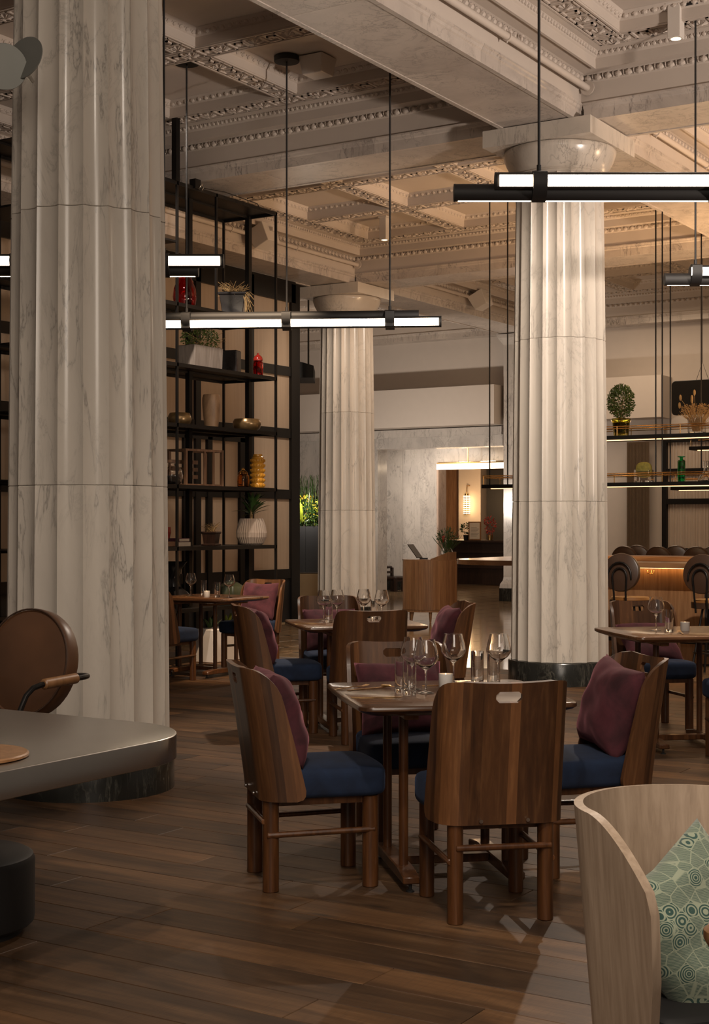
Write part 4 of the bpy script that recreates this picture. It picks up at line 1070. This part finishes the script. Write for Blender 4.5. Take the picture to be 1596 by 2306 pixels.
o = empty('low_stool', (-4.03,3.73,0)); tag(o, 'low matte black cylinder stool under the steel table', 'stool')
MB().lathe([(.25,.03),(.262,.04),(.265,.06),(.265,.262),(.258,.280),(.24,.290),(.001,.292)], 48).build('body', M['blackmatte'], o); MB().lathe([(.22,0),(.22,.03)], 40).build('foot', M['blackmatte'], o)

def disc_mesh(r, t, n=48, dome=.02):
    return [(0.001,-t/2),(r*.93,-t/2),(r*.98,-t/2+.006),(r,-t/4),(r,t/4),(r*.98,t/2-.004),(r*.955,t/2+.002),(r*.93,t/2-.003),(r*.7,t/2+dome*.6),(r*.3,t/2+dome),(.001,t/2+dome*1.05)]
lc = empty('leather_chair', site(-1.515, 6.75), YAW+R(-30)); tag(lc, 'round-backed brown leather armchair with wooden armrest beside the column', 'chair')
bk = MB().lathe(disc_mesh(.255, .085), 56).build('backrest', M['leather'], lc); bk.location = (0,.02,.84); bk.rotation_euler = (R(90-12), 0, 0)
pp = MB().tube([(.25*cos(2*pi*k/48), .25*sin(2*pi*k/48), .046) for k in range(48)], .004, 6, True).build('piping', M['leather_dark'], bk)
MB().lathe([(.001,.40),(.23,.40),(.25,.42),(.25,.47),(.23,.49),(.001,.50)], 40, (0,-.26,0)).build('seat', M['leather'], lc)
for sx in (-1, 1):
    fr = MB().tube([(sx*.17,.085,.785),(sx*.225,.088,.79),(sx*.270,.083,.792),(sx*.298,.065,.793),(sx*.312,.035,.793),(sx*.316,.0,.793),(sx*.316,-.13,.79),(sx*.316,-.26,.785),(sx*.313,-.31,.775),(sx*.309,-.35,.745),(sx*.30,-.385,.67),(sx*.27,-.40,.52),(sx*.20,-.36,.42)], .0125, 10).build('arm_frame', M['black'], lc)
    MB().cyl((sx*.316,-.03,.793),(sx*.316,-.25,.786), .024, n=18).build('arm_pad', M['teak'], fr, bevel=.006)
MB().lathe([(.15,0),(.15,.012),(.03,.03),(.028,.36),(.12,.40)], 28, (0,-.27,0)).build('pedestal', M['black'], lc)
ws = empty('wall_lamp', (0,0,0)); tag(ws, 'wall lamp of two overlapping brushed metal discs at upper left', 'lamp')
ws.matrix_world = Matrix.Translation(site(-1.70, 7.35, 3.83)) @ Matrix.Rotation(YAW, 4, 'Z')
for (dx, dy, dz, r, rx, rz, mt) in ((.03,0,.02,.115,78,-28,'pewter'),(-.06,-.05,-.04,.115,96,20,'pewter')):
    d_ = MB().lathe([(.001,.004),(r*.99,.002),(r,0),(r,-.002),(r*.99,-.003),(.001,-.001)], 40).build('disc', M[mt], ws); d_.location = (dx,dy,dz); d_.rotation_euler = (R(rx),0,R(rz))
MB().superbox((.055,.03,-.01),(.03,.03,.03),2,5).build('bulb', M['dim_bulb'], ws); MB().cyl((.0,.03,.0),(.0,.32,.0), .012, n=10).build('arm', M['steel'], ws)

# ------------------------------------------------------------------ foreground right: pale oak tub chair, green cushion, table corner
tc_ = empty('tub_chair', site(.815, 3.487), YAW+R(197.5)); tag(tc_, 'pale oak bentwood tub chair at the lower right corner', 'chair')
def tub():
    bm = bmesh.new(); G = []; nt, nz = 72, 14
    for i in range(nt+1):
        t = -1+2*i/nt; a = abs(t); sg = 1 if t >= 0 else -1
        w = max(0.0, (a-.6)/.4)                       # 0 on the bent back, 0..1 along the straight wing
        top = .815-.17*w**1.8-(.16*((w-.88)/.12)**2 if w > .88 else 0); bot = .10
        row = []
        for j in range(nz+1):
            z = bot+(top-bot)*j/nz; sh_ = (.84-z)*.075
            rx, ry = .288-sh_, .285-sh_*1.6; L = .295-.22*max(0, .66-z)
            if a <= .6: th = sg*a/.6*pi/2; x, y = rx*sin(th), -ry*cos(th)
            else: x, y = sg*rx*(1-.03*w*w), L*w
            row.append(bm.verts.new((x, y, z)))
        G.append(row)
    for i in range(nt):
        for j in range(nz): bm.faces.new((G[i][j], G[i+1][j], G[i+1][j+1], G[i][j+1]))
    bm.normal_update(); bmesh.ops.solidify(bm, geom=bm.faces[:], thickness=.022); bmesh.ops.recalc_face_normals(bm, faces=bm.faces)
    me = bpy.data.meshes.new('shell'); bm.to_mesh(me); bm.free(); me.polygons.foreach_set('use_smooth', [True]*len(me.polygons)); me.set_sharp_from_angle(angle=R(50)); return me
obj('shell', tub(), M['oak'], tc_)
MB().superbox((0,.0,.335),(.40,.40,.09),5,8).build('seat', M['blackmatte'], tc_)
for x, y in ((-.15,-.13),(.15,-.13),(-.15,.15),(.15,.15)): MB().cyl((x*1.05,y*1.05,0),(x,y,.30), .014, .02, 12).build('leg', M['oak'], tc_)
gp = obj('cushion', pillow_mesh(.37, .37, .15, 9, 30), M['greenfab']); tag(gp, 'green and cream patterned cushion in the pale oak tub chair', 'cushion')
gp.matrix_world = Matrix.Translation(site(.815, 3.487)) @ Matrix.Rotation(YAW+R(197.5), 4, 'Z') @ Matrix.Translation((.0,.01,.525)) @ Matrix.Rotation(R(90+20), 4, 'X') @ Matrix.Rotation(R(-33), 4, 'Z')
nt_ = empty('dining_table', site(1.133, 2.555), YAW+R(-45)); tag(nt_, 'corner of a warm brown wooden table at the lower right edge', 'table')
MB().loft([[(x,y,z) for x,y in rrect(.80-2*e, .70-2*e, .05, 6)] for e, z in ((.04,.720),(.006,.735),(0,.75),(.0,.765),(.005,.77))]).build('table_top', M['teak'], nt_, angle=50)
MB().lathe([(.24,0),(.24,.02),(.04,.05),(.035,.65),(.15,.72)], 28).build('pedestal', M['blackmatte'], nt_)

# ------------------------------------------------------------------ island bar
bar = empty('bar_counter', (0,0,0)); tag(bar, 'oak island bar with glowing strip under the counter, behind the middle column', 'bar')
X0, Y0, Y1, X1 = -8.0, 14.47, 17.9, 3.5; RC = .75
def ring_poly(e, sx=0):
    pts = []
    x0, y0, x1, y1 = X0+e+sx, Y0+e, X1-e, Y1-e; r = max(.06, RC-e)
    for cx, cy, a0 in ((x1-r,y1-r,0),(x0+r,y1-r,90),(x0+r,y0+r,180),(x1-r,y0+r,270)):
        for k in range(13): a = R(a0+90*k/12); pts.append((cx+r*cos(a), cy+r*sin(a)))
    return pts
def ring(name, e0, e1, z0, z1, mat, parent=bar, sx=0):
    o, i = ring_poly(e0, sx), ring_poly(e1, sx); n = len(o); mb = MB()
    vs = [(x,y,z0) for x,y in o]+[(x,y,z1) for x,y in o]+[(x,y,z0) for x,y in i]+[(x,y,z1) for x,y in i]; fs = []
    for k in range(n):
        q = (k+1)%n; fs += [(k,q,n+q,n+k), (2*n+q,2*n+k,3*n+k,3*n+q), (n+k,n+q,3*n+q,3*n+k), (k,2*n+k,2*n+q,q)]
    return mb.add(vs, fs).build(name, M[mat], parent, angle=40)
ring('counter', 0, .62, 1.03, 1.085, 'barwood_x'); ring('front', .40, .44, .02, 1.03, 'barwood', sx=.75); ring('plinth', .42, .46, 0, .10, 'blackmatte', sx=.75); ring('led_strip', .34, .36, 1.018, 1.029, 'led_under', sx=.75)
for x in (-6.1, -4.95, -3.8, -2.65): slab('panel_joint', 'blackmatte', (x-.02,x+.02,Y0+.385,Y0+.41,.1,1.03), bar)
for x in (-5.55, -4.9, -4.3): MB().tube([(x-.035,Y0+.36,.99),(x-.03,Y0+.34,.965),(x,Y0+.36,.955),(x,Y0+.38,1.0),(x,Y0+.36,.955),(x+.03,Y0+.34,.965),(x+.035,Y0+.36,.99)], .006, 6).build('bag_hook', M['brass'], bar)
ring('foot_rail', .20, .24, .24, .28, 'black', sx=.75)
# hanging shelves with brass gallery rails and light strips
hs = empty('hanging_bar_shelf', (0,0,0)); tag(hs, 'two-tier black hanging shelf with brass rails glowing above the bar', 'shelf')
HX0, HX1, HY0, HY1 = -8.35, 2.5, 16.35, 16.85
tiers = ((1.985, HX0), (2.545, -7.35))
for z, x0 in tiers:
    slab('shelf_board', 'black', (x0,HX1,HY0,HY1,z-.045,z), hs)
    slab('light_strip', 'led_warm', (x0+.08,HX1-.1,HY0+.10,HY0+.14,z-.053,z-.046), hs); slab('light_strip', 'led_warm', (x0+.08,HX1-.1,HY0+.15,HY0+.19,z+.0002,z+.0008), hs)
    for y in (HY0+.02, HY1-.02):
        for zz in (z+.085, z+.11): MB().cyl((x0,y,zz),(HX1,y,zz), .006, n=6).build('rail', M['brass'], hs)
        x = x0+.02
        while x < HX1: MB().cyl((x,y,z),(x,y,z+.11), .006, n=6).build('rail_post', M['brass'], hs); x += .78
    for zz in (z+.085, z+.11): MB().cyl((x0,HY0+.02,zz),(x0,HY1-.02,zz), .006, n=6).build('rail', M['brass'], hs)
for x, ys in ((-8.25,(HY0+.03,)),(-8.0,(HY0+.03,)),(-6.07,(HY0+.03,)),(-5.99,(HY0+.03,)),(-6.05,(HY1-.03,)),(-4.6,(HY0+.03,HY1-.03)),(-3.0,(HY0+.03,HY1-.03))):
    for y in ys: MB().cyl((x,y,1.985),(x,y,5.7), .009, n=8).build('hanger_rod', M['black'], hs)
hs2 = empty('hanging_bar_shelf', (0,0,0)); tag(hs2, 'second hanging shelf deeper behind the bar, partly hidden by the first', 'shelf')
for z, x0 in ((1.98,-6.6), (2.50,-6.35)):
    slab('shelf_board', 'black', (x0,2.5,18.35,18.75,z-.045,z), hs2); slab('light_strip', 'led_warm', (x0+.08,2.4,18.45,18.49,z-.053,z-.046), hs2)
    for y in (18.37, 18.73): MB().cyl((x0,y,z+.1),(2.5,y,z+.1), .006, n=6).build('rail', M['brass'], hs2)
    for k in range(5): MB().cyl((x0+.02+.8*k,18.37,z),(x0+.02+.8*k,18.37,z+.1), .006, n=6).build('rail_post', M['brass'], hs2)
for x in (-6.2,-5.7): MB().cyl((x,18.4,1.98),(x,18.4,5.7), .009, n=8).build('hanger_rod', M['black'], hs2)
# things on the hanging shelves
SY = (HY0+HY1)/2
def upper(px_x): return (px_x, SY, 2.546)
p = empty('potted_plant', (-6.57,SY-.05,2.546)); tag(p, 'small boxwood bush in an olive glass pot on the hanging shelf', 'plant')
MB().lathe([(.001,0),(.085,0),(.09,.01),(.105,.16),(.12,.2),(.115,.215),(.107,.215),(.10,.16),(.083,.02),(.001,.02)], 32, cap=False).build('pot', M['glass_olive'], p); MB().lathe([(.001,.05),(.08,.05),(.098,.16),(.001,.165)], 24).build('soil', M['soil'], p)
leaf_cloud(1900, ball(0,0,.42,.155,.155,.20), .030, 31, .6).build('foliage', M['leaf_box'], p, smooth=False); strands(24, lambda r: ((r.uniform(-.02,.02),r.uniform(-.02,.02),.15),(r.uniform(-.12,.12),r.uniform(-.12,.12),r.uniform(.3,.5))), .003, 32).build('stems', M['dry'], p, smooth=False)
def cube_vase(loc, w, h, label, nm='glass_vase'):
    v = empty(nm, loc); tag(v, label, 'vase'); t_ = .006
    o_, i_ = rrect(w,w,.015,3), rrect(w-2*t_,w-2*t_,.010,3)
    MB().loft([[(x,y,z) for x,y in q] for q, z in ((o_,0),(o_,h),(i_,h),(i_,.02))]).build('vessel', M['glass'], v); return v
v = cube_vase((-5.62,SY-.08,2.546), .17, .19, 'square glass vase of dried flowers and bunny tail grass')
strands(150, lambda r: ((r.uniform(-.05,.05),r.uniform(-.05,.05),.03),(r.uniform(-.19,.19),r.uniform(-.12,.12),r.uniform(.22,.34))), .002, 41).build('stems', M['dry_gold'], v, smooth=False)
leaf_cloud(500, ball(0,0,.29,.20,.13,.06), .018, 42, .5).build('flowers', M['dry_gold'], v, smooth=False)
for k, (a, b, c) in enumerate(((-.20,0,.42),(-.21,0,.33),(-.02,-.03,.47),(-.06,0,.41),(-.05,-.03,.38))):
    s_ = MB().tube([(0,0,.1),(a*.6,b,c*.75),(a,b,c)], .0025, 4).build('grass_stem', M['dry_gold'], v); MB().superbox((a,b,c+.01),(.03,.03,.075),2,5).build('grass_head', M['dry_gold'], s_)
v = empty('dried_bouquet', (-5.27,SY-.02,2.546)); tag(v, 'dried golden bouquet at the right edge of the upper hanging shelf', 'plant')
MB().lathe([(.05,0),(.06,.1),(.05,.14),(.045,.14),(.05,.1),(.04,.01)], 20, closed=True).build('vessel', M['glass'], v); leaf_cloud(260, ball(0,0,.24,.11,.11,.09), .02, 44).build('flowers', M['dry_gold'], v, smooth=False)
v = cube_vase((-6.27,SY-.08,1.986), .19, .15, 'low square glass vase holding a mossy green shape')
MB().superbox((0,0,.15),(.20,.10,.19),2.6,8).build('moss_pad', M['moss_olive'], v)
j = empty('glass_bottle', (-5.80,SY-.10,1.986)); tag(j, 'emerald green glass bottle with a wide lip on the lower hanging shelf', 'bottle')
MB().lathe([(.001,0),(.042,0),(.045,.01),(.045,.24),(.035,.255),(.02,.262),(.02,.285),(.045,.29),(.045,.300),(.016,.300),(.016,.262),(.04,.245),(.040,.012),(.001,.012)], 28, cap=False).build('body', M['glass_green'], j)
j = empty('decanter', (-5.52,SY-.05,1.986)); tag(j, 'clear wide-bottomed glass decanter at the right of the lower hanging shelf', 'decanter')
MB().lathe([(.001,0),(.10,0),(.105,.012),(.07,.07),(.035,.11),(.028,.15),(.038,.24),(.034,.24),(.024,.15),(.031,.11),(.066,.068),(.098,.014),(.001,.006)], 32, cap=False).build('body', M['glass'], j)
# bar stools
def make_stool(label):
    s_ = empty('bar_stool'); tag(s_, label, 'stool', 'round-backed leather bar stools')
    b = MB().lathe(disc_mesh(.195,.065), 48).build('backrest', M['leather_dark'], s_); b.location = (0,-.235,1.00); b.rotation_euler = (R(-90-6), 0, 0)
    for r, z in ((.125,.0),(.075,.0)):
        path = [(-r*.8,-.285+.03,.62)]+[(-r*.85,-.285,.80),(-r,-.292,.94)]+[(r*cos(a), -.294+.01*sin(a), .96+r*1.15*sin(a)) for a in [R(180-18*k) for k in range(11)]]+[(r,-.292,.94),(r*.85,-.285,.80),(r*.8,-.285+.03,.62)]
        if r > .1: path = path[2:-2]
        MB().tube(path, .010, 8).build('back_loop', M['black'], s_)
    MB().lathe([(.001,.66),(.18,.66),(.20,.68),(.205,.72),(.19,.745),(.001,.755)], 40).build('seat', M['leather_tan'], s_); MB().lathe([(.19,.655),(.208,.66),(.209,.715),(.19,.70)], 40, closed=True).build('seat_band', M['leather_dark'], s_)
    for a in (45,135,225,315): MB().cyl((.22*cos(R(a)),.22*sin(R(a)),0),(.10*cos(R(a)),.10*sin(R(a)),.66), .012, n=8).build('leg', M['black'], s_)
    MB().tube([(.185*cos(2*pi*k/24), .185*sin(2*pi*k/24), .22) for k in range(24)], .009, 8, True).build('foot_ring', M['black'], s_)
    return s_
s0 = make_stool('round-backed dark leather bar stool just right of the middle column'); s0.location = (-5.50,14.10,0)
copy_thing(s0, (-4.62,14.05,0), R(-6), 'round-backed leather bar stool cut by the right edge')
for k, (x, y) in enumerate(((-7.41,18.5),(-7.48,19.3),(-6.93,18.5),(-6.91,19.3),(-6.40,18.5),(-6.37,19.3))):
    copy_thing(s0, (x, y, 0), R(180+(8 if k%2 else -6)), ('leftmost','second','third','fourth','fifth','rightmost')[k]+' cognac stool top in the row behind the bar', 'stools along the far side of the bar')
o = MB().loft([[(-.13,-.02,0),(.13,-.02,0),(.13,.02,0),(-.13,.02,0)],[(-.10,.03,.27),(.10,.03,.27),(.10,.06,.27),(-.10,.06,.27)]]).build('till_screen', M['blackmatte'], bevel=.006); o.location = (-6.88,15.05,1.086); o.rotation_euler = (0,0,R(60)); tag(o, 'dark point-of-sale screen on the bar beside the middle column', 'screen')

# ------------------------------------------------------------------ host stand, lobby pieces
h = empty('host_stand', site(1.14, 22.05), YAW+R(0)); tag(h, 'curved slatted oak host stand on tapered legs', 'host stand')
n = 30; A0, A1 = R(200), R(340)
RX, RY = .40, .30
for k in range(n):
    a = A0+(A1-A0)*(k+.5)/n; x, y = RX*1.06*cos(a), RY*sin(a); zt = .94+.11*max(0, (x-.02)/.40)
    sl = MB().box(-.017,.017,-.012,.012,.20,.935).build('slat', M['barwood'], h, smooth=False); sl.location = (x,y,0); sl.rotation_euler = (0,0,atan2(y/RY**2, x/RX**2)+pi/2)
el = [(RX*.99*cos(A0+(A1-A0)*k/24), RY*.95*sin(A0+(A1-A0)*k/24)) for k in range(25)]; body = el+[(.38,.26),(-.38,.26)]
MB().prism(body, .195, .93).build('body', M['barwood'], h, smooth=False); MB().prism([(x*1.07,y*1.07) for x,y in body], .165, .197).build('base_board', M['barwood'], h, smooth=False); MB().prism([(x*1.07,y*1.07) for x,y in body], .93, .955).build('top_board', M['barwood_x'], h, smooth=False)
sv = [(x*1.07,y*1.07) for x, y in el if x > -.02]
MB().loft([[(x,y,.955),(x*.95,y*.95,.955),(x*.95,y*.95,.958+.11*min(1, (x+.02)/.30)),(x,y,.958+.11*min(1, (x+.02)/.30))] for x,y in sv]).build('privacy_rim', M['barwood'], h)
for x, y in ((-.27,-.16),(.0,-.24),(.27,-.16),(-.27,.2),(.27,.2)): MB().cyl((x*1.05,y,0),(x,y,.17), .014, .028, 12).build('leg', M['barwood'], h)
tb_ = empty('tablet', site(1.05, 22.05, .956), YAW); tag(tb_, 'dark tablet on a slanted stand atop the host stand', 'tablet')
o = MB().box(-.10,.10,-.006,.006,0,.26).build('screen', M['screen'], tb_, bevel=.004); o.rotation_euler = (R(-38),0,R(62)); o.location = (-.06,0,.02); MB().box(-.06,.06,-.05,.05,0,.02).build('foot', M['blackmatte'], tb_)
v = empty('flower_vase', site(1.40, 22.05, .956)); tag(v, 'round glass vase with a wild bouquet on the host stand', 'vase')
MB().lathe([(.001,.0),(.06,.0),(.095,.05),(.10,.09),(.08,.14),(.05,.17),(.046,.17),(.075,.138),(.094,.09),(.09,.055),(.056,.006),(.001,.006)], 28, cap=False).build('bowl', M['glass'], v)
strands(70, lambda r: ((r.uniform(-.03,.03),r.uniform(-.03,.03),.04),(r.uniform(-.20,.20),r.uniform(-.14,.14),r.uniform(.25,.48))), .003, 51).build('stems', M['leaf'], v, smooth=False)
leaf_cloud(160, ball(0,0,.33,.14,.12,.12), .05, 52, .3).build('leaves', M['leaf'], v, smooth=False); MB().superbox((-.04,-.03,.30),(.05,.05,.12),2,5).build('flower', M['flower_red'], v)
v.location.z = .965
for k, (x, y, hh, w, lb) in enumerate(((-16.72,27.75,.56,.24,'dark wooden stool against the bookmatched marble wall'),(-16.28,27.65,.33,.17,'lower dark wooden stool in front of the other by the marble wall'))):
    s_ = empty('wooden_stool', (x,y,0), R(-10)); tag(s_, lb, 'stool')
    MB().superbox((0,0,hh-.03),(w*2.1,w*1.8,.06),5,5).build('seat', M['darkwood'], s_)
    for sx in (-1,1):
        for sy in (-1,1): MB().cbox((sx*w*.9,sy*w*.75,(hh-.04)/2),(.055,.055,hh-.04)).build('leg', M['darkwood'], s_, smooth=False)
        MB().cbox((sx*w*.9,0,hh*.75),(.04,w*1.4,.05)).build('rail', M['darkwood'], s_, smooth=False)
led = empty('linear_wall_light', (0,0,0)); tag(led, 'long bright linear light above the reception doorway', 'lamp')
slab('diffuser', 'led_soft', (-15.35,-12.45,VY-.40,VY-.30,2.68,2.80), led); slab('housing', 'brass', (-15.35,-12.45,VY-.38,VY-.32,2.80,2.83), led); 
for x in (-14.6,-13.2): slab('hanger', 'brass', (x-.01,x+.01,VY-.36,VY-.34,2.83,3.3), led)
rd = empty('reception_desk', (-16.3,32.2,0)); tag(rd, 'dark wooden reception desk seen through the doorway', 'desk')
slab('top', 'darkwood', (-1.6,2.6,-.40,.40,1.04,1.09), rd); slab('front', 'darkwood', (-1.5,2.5,-.28,.28,0,1.04), rd); slab('ledge', 'darkwood', (-1.6,2.6,-.34,-.28,.78,.82), rd); slab('ledge', 'darkwood', (-1.6,2.6,-.34,-.28,.40,.44), rd)
ln = empty('wall_lantern', (-18.70,35.72,0)); tag(ln, 'glowing ribbed glass lantern on the reception wall', 'lamp')
for k in range(10): MB().lathe([(.085,0),(.10,.012),(.085,.024)], 24, (0,0,1.78+.052*k)).build('glass_ring', M['sconce'], ln)
MB().cyl((0,0,1.76),(0,0,2.33), .06, n=16).build('core', M['brass'], ln); MB().tube([(0,0,2.33),(0,0,2.50),(.0,.02,2.55),(.02,.14,2.55)], .012, 8).build('bracket', M['brass'], ln)
for k, (x, hh, mt, lb) in enumerate(((-16.87,.26,'leaf','small leafy plant in a black pot on the reception desk'),(-16.21,.42,'flower_red','red flowers in a brass vase on the reception desk'))):
    p = empty('potted_plant', (x,32.2,1.09)); tag(p, lb, 'plant')
    MB().lathe([(.001,0),(.06,0),(.075,.13),(.06,.13),(.001,.11)], 20, cap=False).build('pot', M['blackmatte' if k == 0 else 'brass'], p); leaf_cloud(150, ball(0,0,.15+hh*.5,.13,.13,hh*.5), .07, 60+k, .35).build('foliage', M[mt], p, smooth=False)
sg = empty('paper_sign', (-16.50,31.95,1.09)); tag(sg, 'small framed white notice standing on the reception desk', 'sign')
slab('frame', 'teak', (-.17,.17,-.012,.012,0,.46), sg); slab('sheet', 'paper', (-.14,.14,-.014,-.0125,.03,.43), sg)
for k in range(7): slab('text_line', 'slate', (-.10,.06+.03*(k%3),-.0155,-.0142,.10+.035*k,.106+.035*k), sg)
# planters at the slit between the screen and the farthest column
p = empty('planter', site(-.84,25.1), YAW); tag(p, 'tall dark slate planter of tropical plants beyond the glass screen', 'planter')
for a, b in ((-.40,.0),(.003,.40)): slab('slate_box', 'slate', (a,b,-.25,.25,.66,1.45), p)
slab('base', 'tan_panel', (-.42,.42,-.27,.27,0,.64), p)
leaf_cloud(900, ball(0,0,1.62,.42,.28,.26), .09, 71, .3).build('foliage', M['leaf'], p, smooth=False); leaf_cloud(300, ball(0,-.05,1.72,.40,.28,.28), .08, 72, .35).build('foliage', M['leaf_lime'], p, smooth=False); leaf_cloud(120, ball(0,-.1,1.80,.36,.25,.20), .05, 73, .5).build('flowers', M['leaf_yellow'], p, smooth=False)
strands(260, lambda r: (lambda a, b: ((a,b,1.5),(a+r.uniform(-.2,.2),b+r.uniform(-.2,.2),r.uniform(1.9,2.35))))(r.uniform(-.38,.38), r.uniform(-.2,.2)), .004, 74).build('palm_fronds', M['leaf'], p, smooth=False)
blades(p, 10, .55, .08, .06, 1.5, 'leaf_lime', 75, (60,86), rad=.25)
aw = MB().loft([[(-.5+1.0*t, y, z) for y, z in ((-.5,3.92),(.5,3.92),(.5,4.12+.10*sin(pi*t)),(-.5,4.12+.10*sin(pi*t)))] for t in [k/12 for k in range(13)]]).build('canopy', M['blackmatte']); aw.location = site(-1.18,24.6); aw.rotation_euler = (0,0,YAW); tag(aw, 'black curved canopy high behind the glass screen', 'canopy')
for (x) in (-.4,.4): MB().cyl((x,0,4.1),(x,0,5.72), .015, n=8).build('hanger', M['blackmatte'], aw)
# ------------------------------------------------------------------ lights
spot_can((-10.55,17.65,Z_PAN), .33, 'square white ceiling spotlight between the coffers left of the middle column', (-10.2,15.0,0), 240, angle=70)
spot_can((-4.16,11.70,Z_PAN), .30, 'square white ceiling spotlight at the top right edge', site(.4,6.4,.7), 480, angle=34)
# further assumed ceiling spots without housings, partly added as fill from the camera side
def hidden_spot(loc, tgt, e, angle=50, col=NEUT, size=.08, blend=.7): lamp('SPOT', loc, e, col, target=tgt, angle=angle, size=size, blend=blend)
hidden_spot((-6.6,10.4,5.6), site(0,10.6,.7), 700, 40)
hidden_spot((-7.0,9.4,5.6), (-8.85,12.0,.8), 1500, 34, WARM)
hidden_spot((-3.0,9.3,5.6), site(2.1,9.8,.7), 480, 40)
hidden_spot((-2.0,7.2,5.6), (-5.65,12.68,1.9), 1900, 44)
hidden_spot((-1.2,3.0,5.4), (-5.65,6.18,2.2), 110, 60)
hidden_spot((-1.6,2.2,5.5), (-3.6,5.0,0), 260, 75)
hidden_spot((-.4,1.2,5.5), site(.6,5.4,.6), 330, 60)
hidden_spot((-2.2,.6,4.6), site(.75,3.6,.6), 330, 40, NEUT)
# added wide soft fill light behind the camera, brightens surfaces facing it
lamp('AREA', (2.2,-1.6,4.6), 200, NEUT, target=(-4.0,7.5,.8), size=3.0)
hidden_spot((-9.0,15.5,5.6), (-12.15,19.18,2.5), 600, 50)  # assumed spots without housings again, for the farthest column and shelving
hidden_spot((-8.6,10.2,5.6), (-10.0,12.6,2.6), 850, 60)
# assumed bare spots, unseen at the right side of the hall, wash the ceiling
hidden_spot((2.6,9.0,2.2), (-6.0,11.5,8.0), 2100, 78, (1,.84,.72), size=.25)
hidden_spot((1.8,15.5,2.4), (-7.0,17.0,8.0), 1400, 78, (1,.66,.40), size=.25)
# added unseen spot behind the farthest column, throws bulkhead shade up the lobby wall
hidden_spot((-13.9,21.97,1.9), (-13.9,25.6,4.0), 330, 130, NEUT, size=.1)
# added unseen area lights for the warm glow of the bar shelves
for x in (-7.0,-5.6,-4.2,-2.4): lamp('AREA', (x,17.5,2.7), 50, WARM2, target=(x,17.5,9), size=1.2, sy=.4)
for x in (-7.0,-5.2,-3.4): lamp('AREA', (x,16.6,1.90), 12, WARM2, target=(x,16.6,0), size=1.2, sy=.3)
lamp('POINT', (-18.2,34.6,2.1), 80, WARM2, size=.15)  # added unseen point lights, warm up the reception room
lamp('POINT', (-15.4,30.5,2.9), 60, WARM, size=.2)
lamp('AREA', (-15.6,27.0,3.2), 60, NEUT, target=(-16.0,27.6,0), size=1.5)  # added unseen area light, brightens the vestibule marble
lamp('AREA', (-9.0,23.0,5.4), 100, WARM, target=(-9.0,23.0,0), size=2.5)  # added unseen area light above the lobby
for o in bpy.data.objects:
    if o.parent and o.name.split('.')[0] in ('foliage','flowers','moss','twigs','stems','leaves','palm_fronds','relief'): o['kind'] = 'stuff'
lamp('POINT', site(-.80,24.55,1.80), 22, NEUT, size=.05)   # added unseen point light, brightens the planter leaves
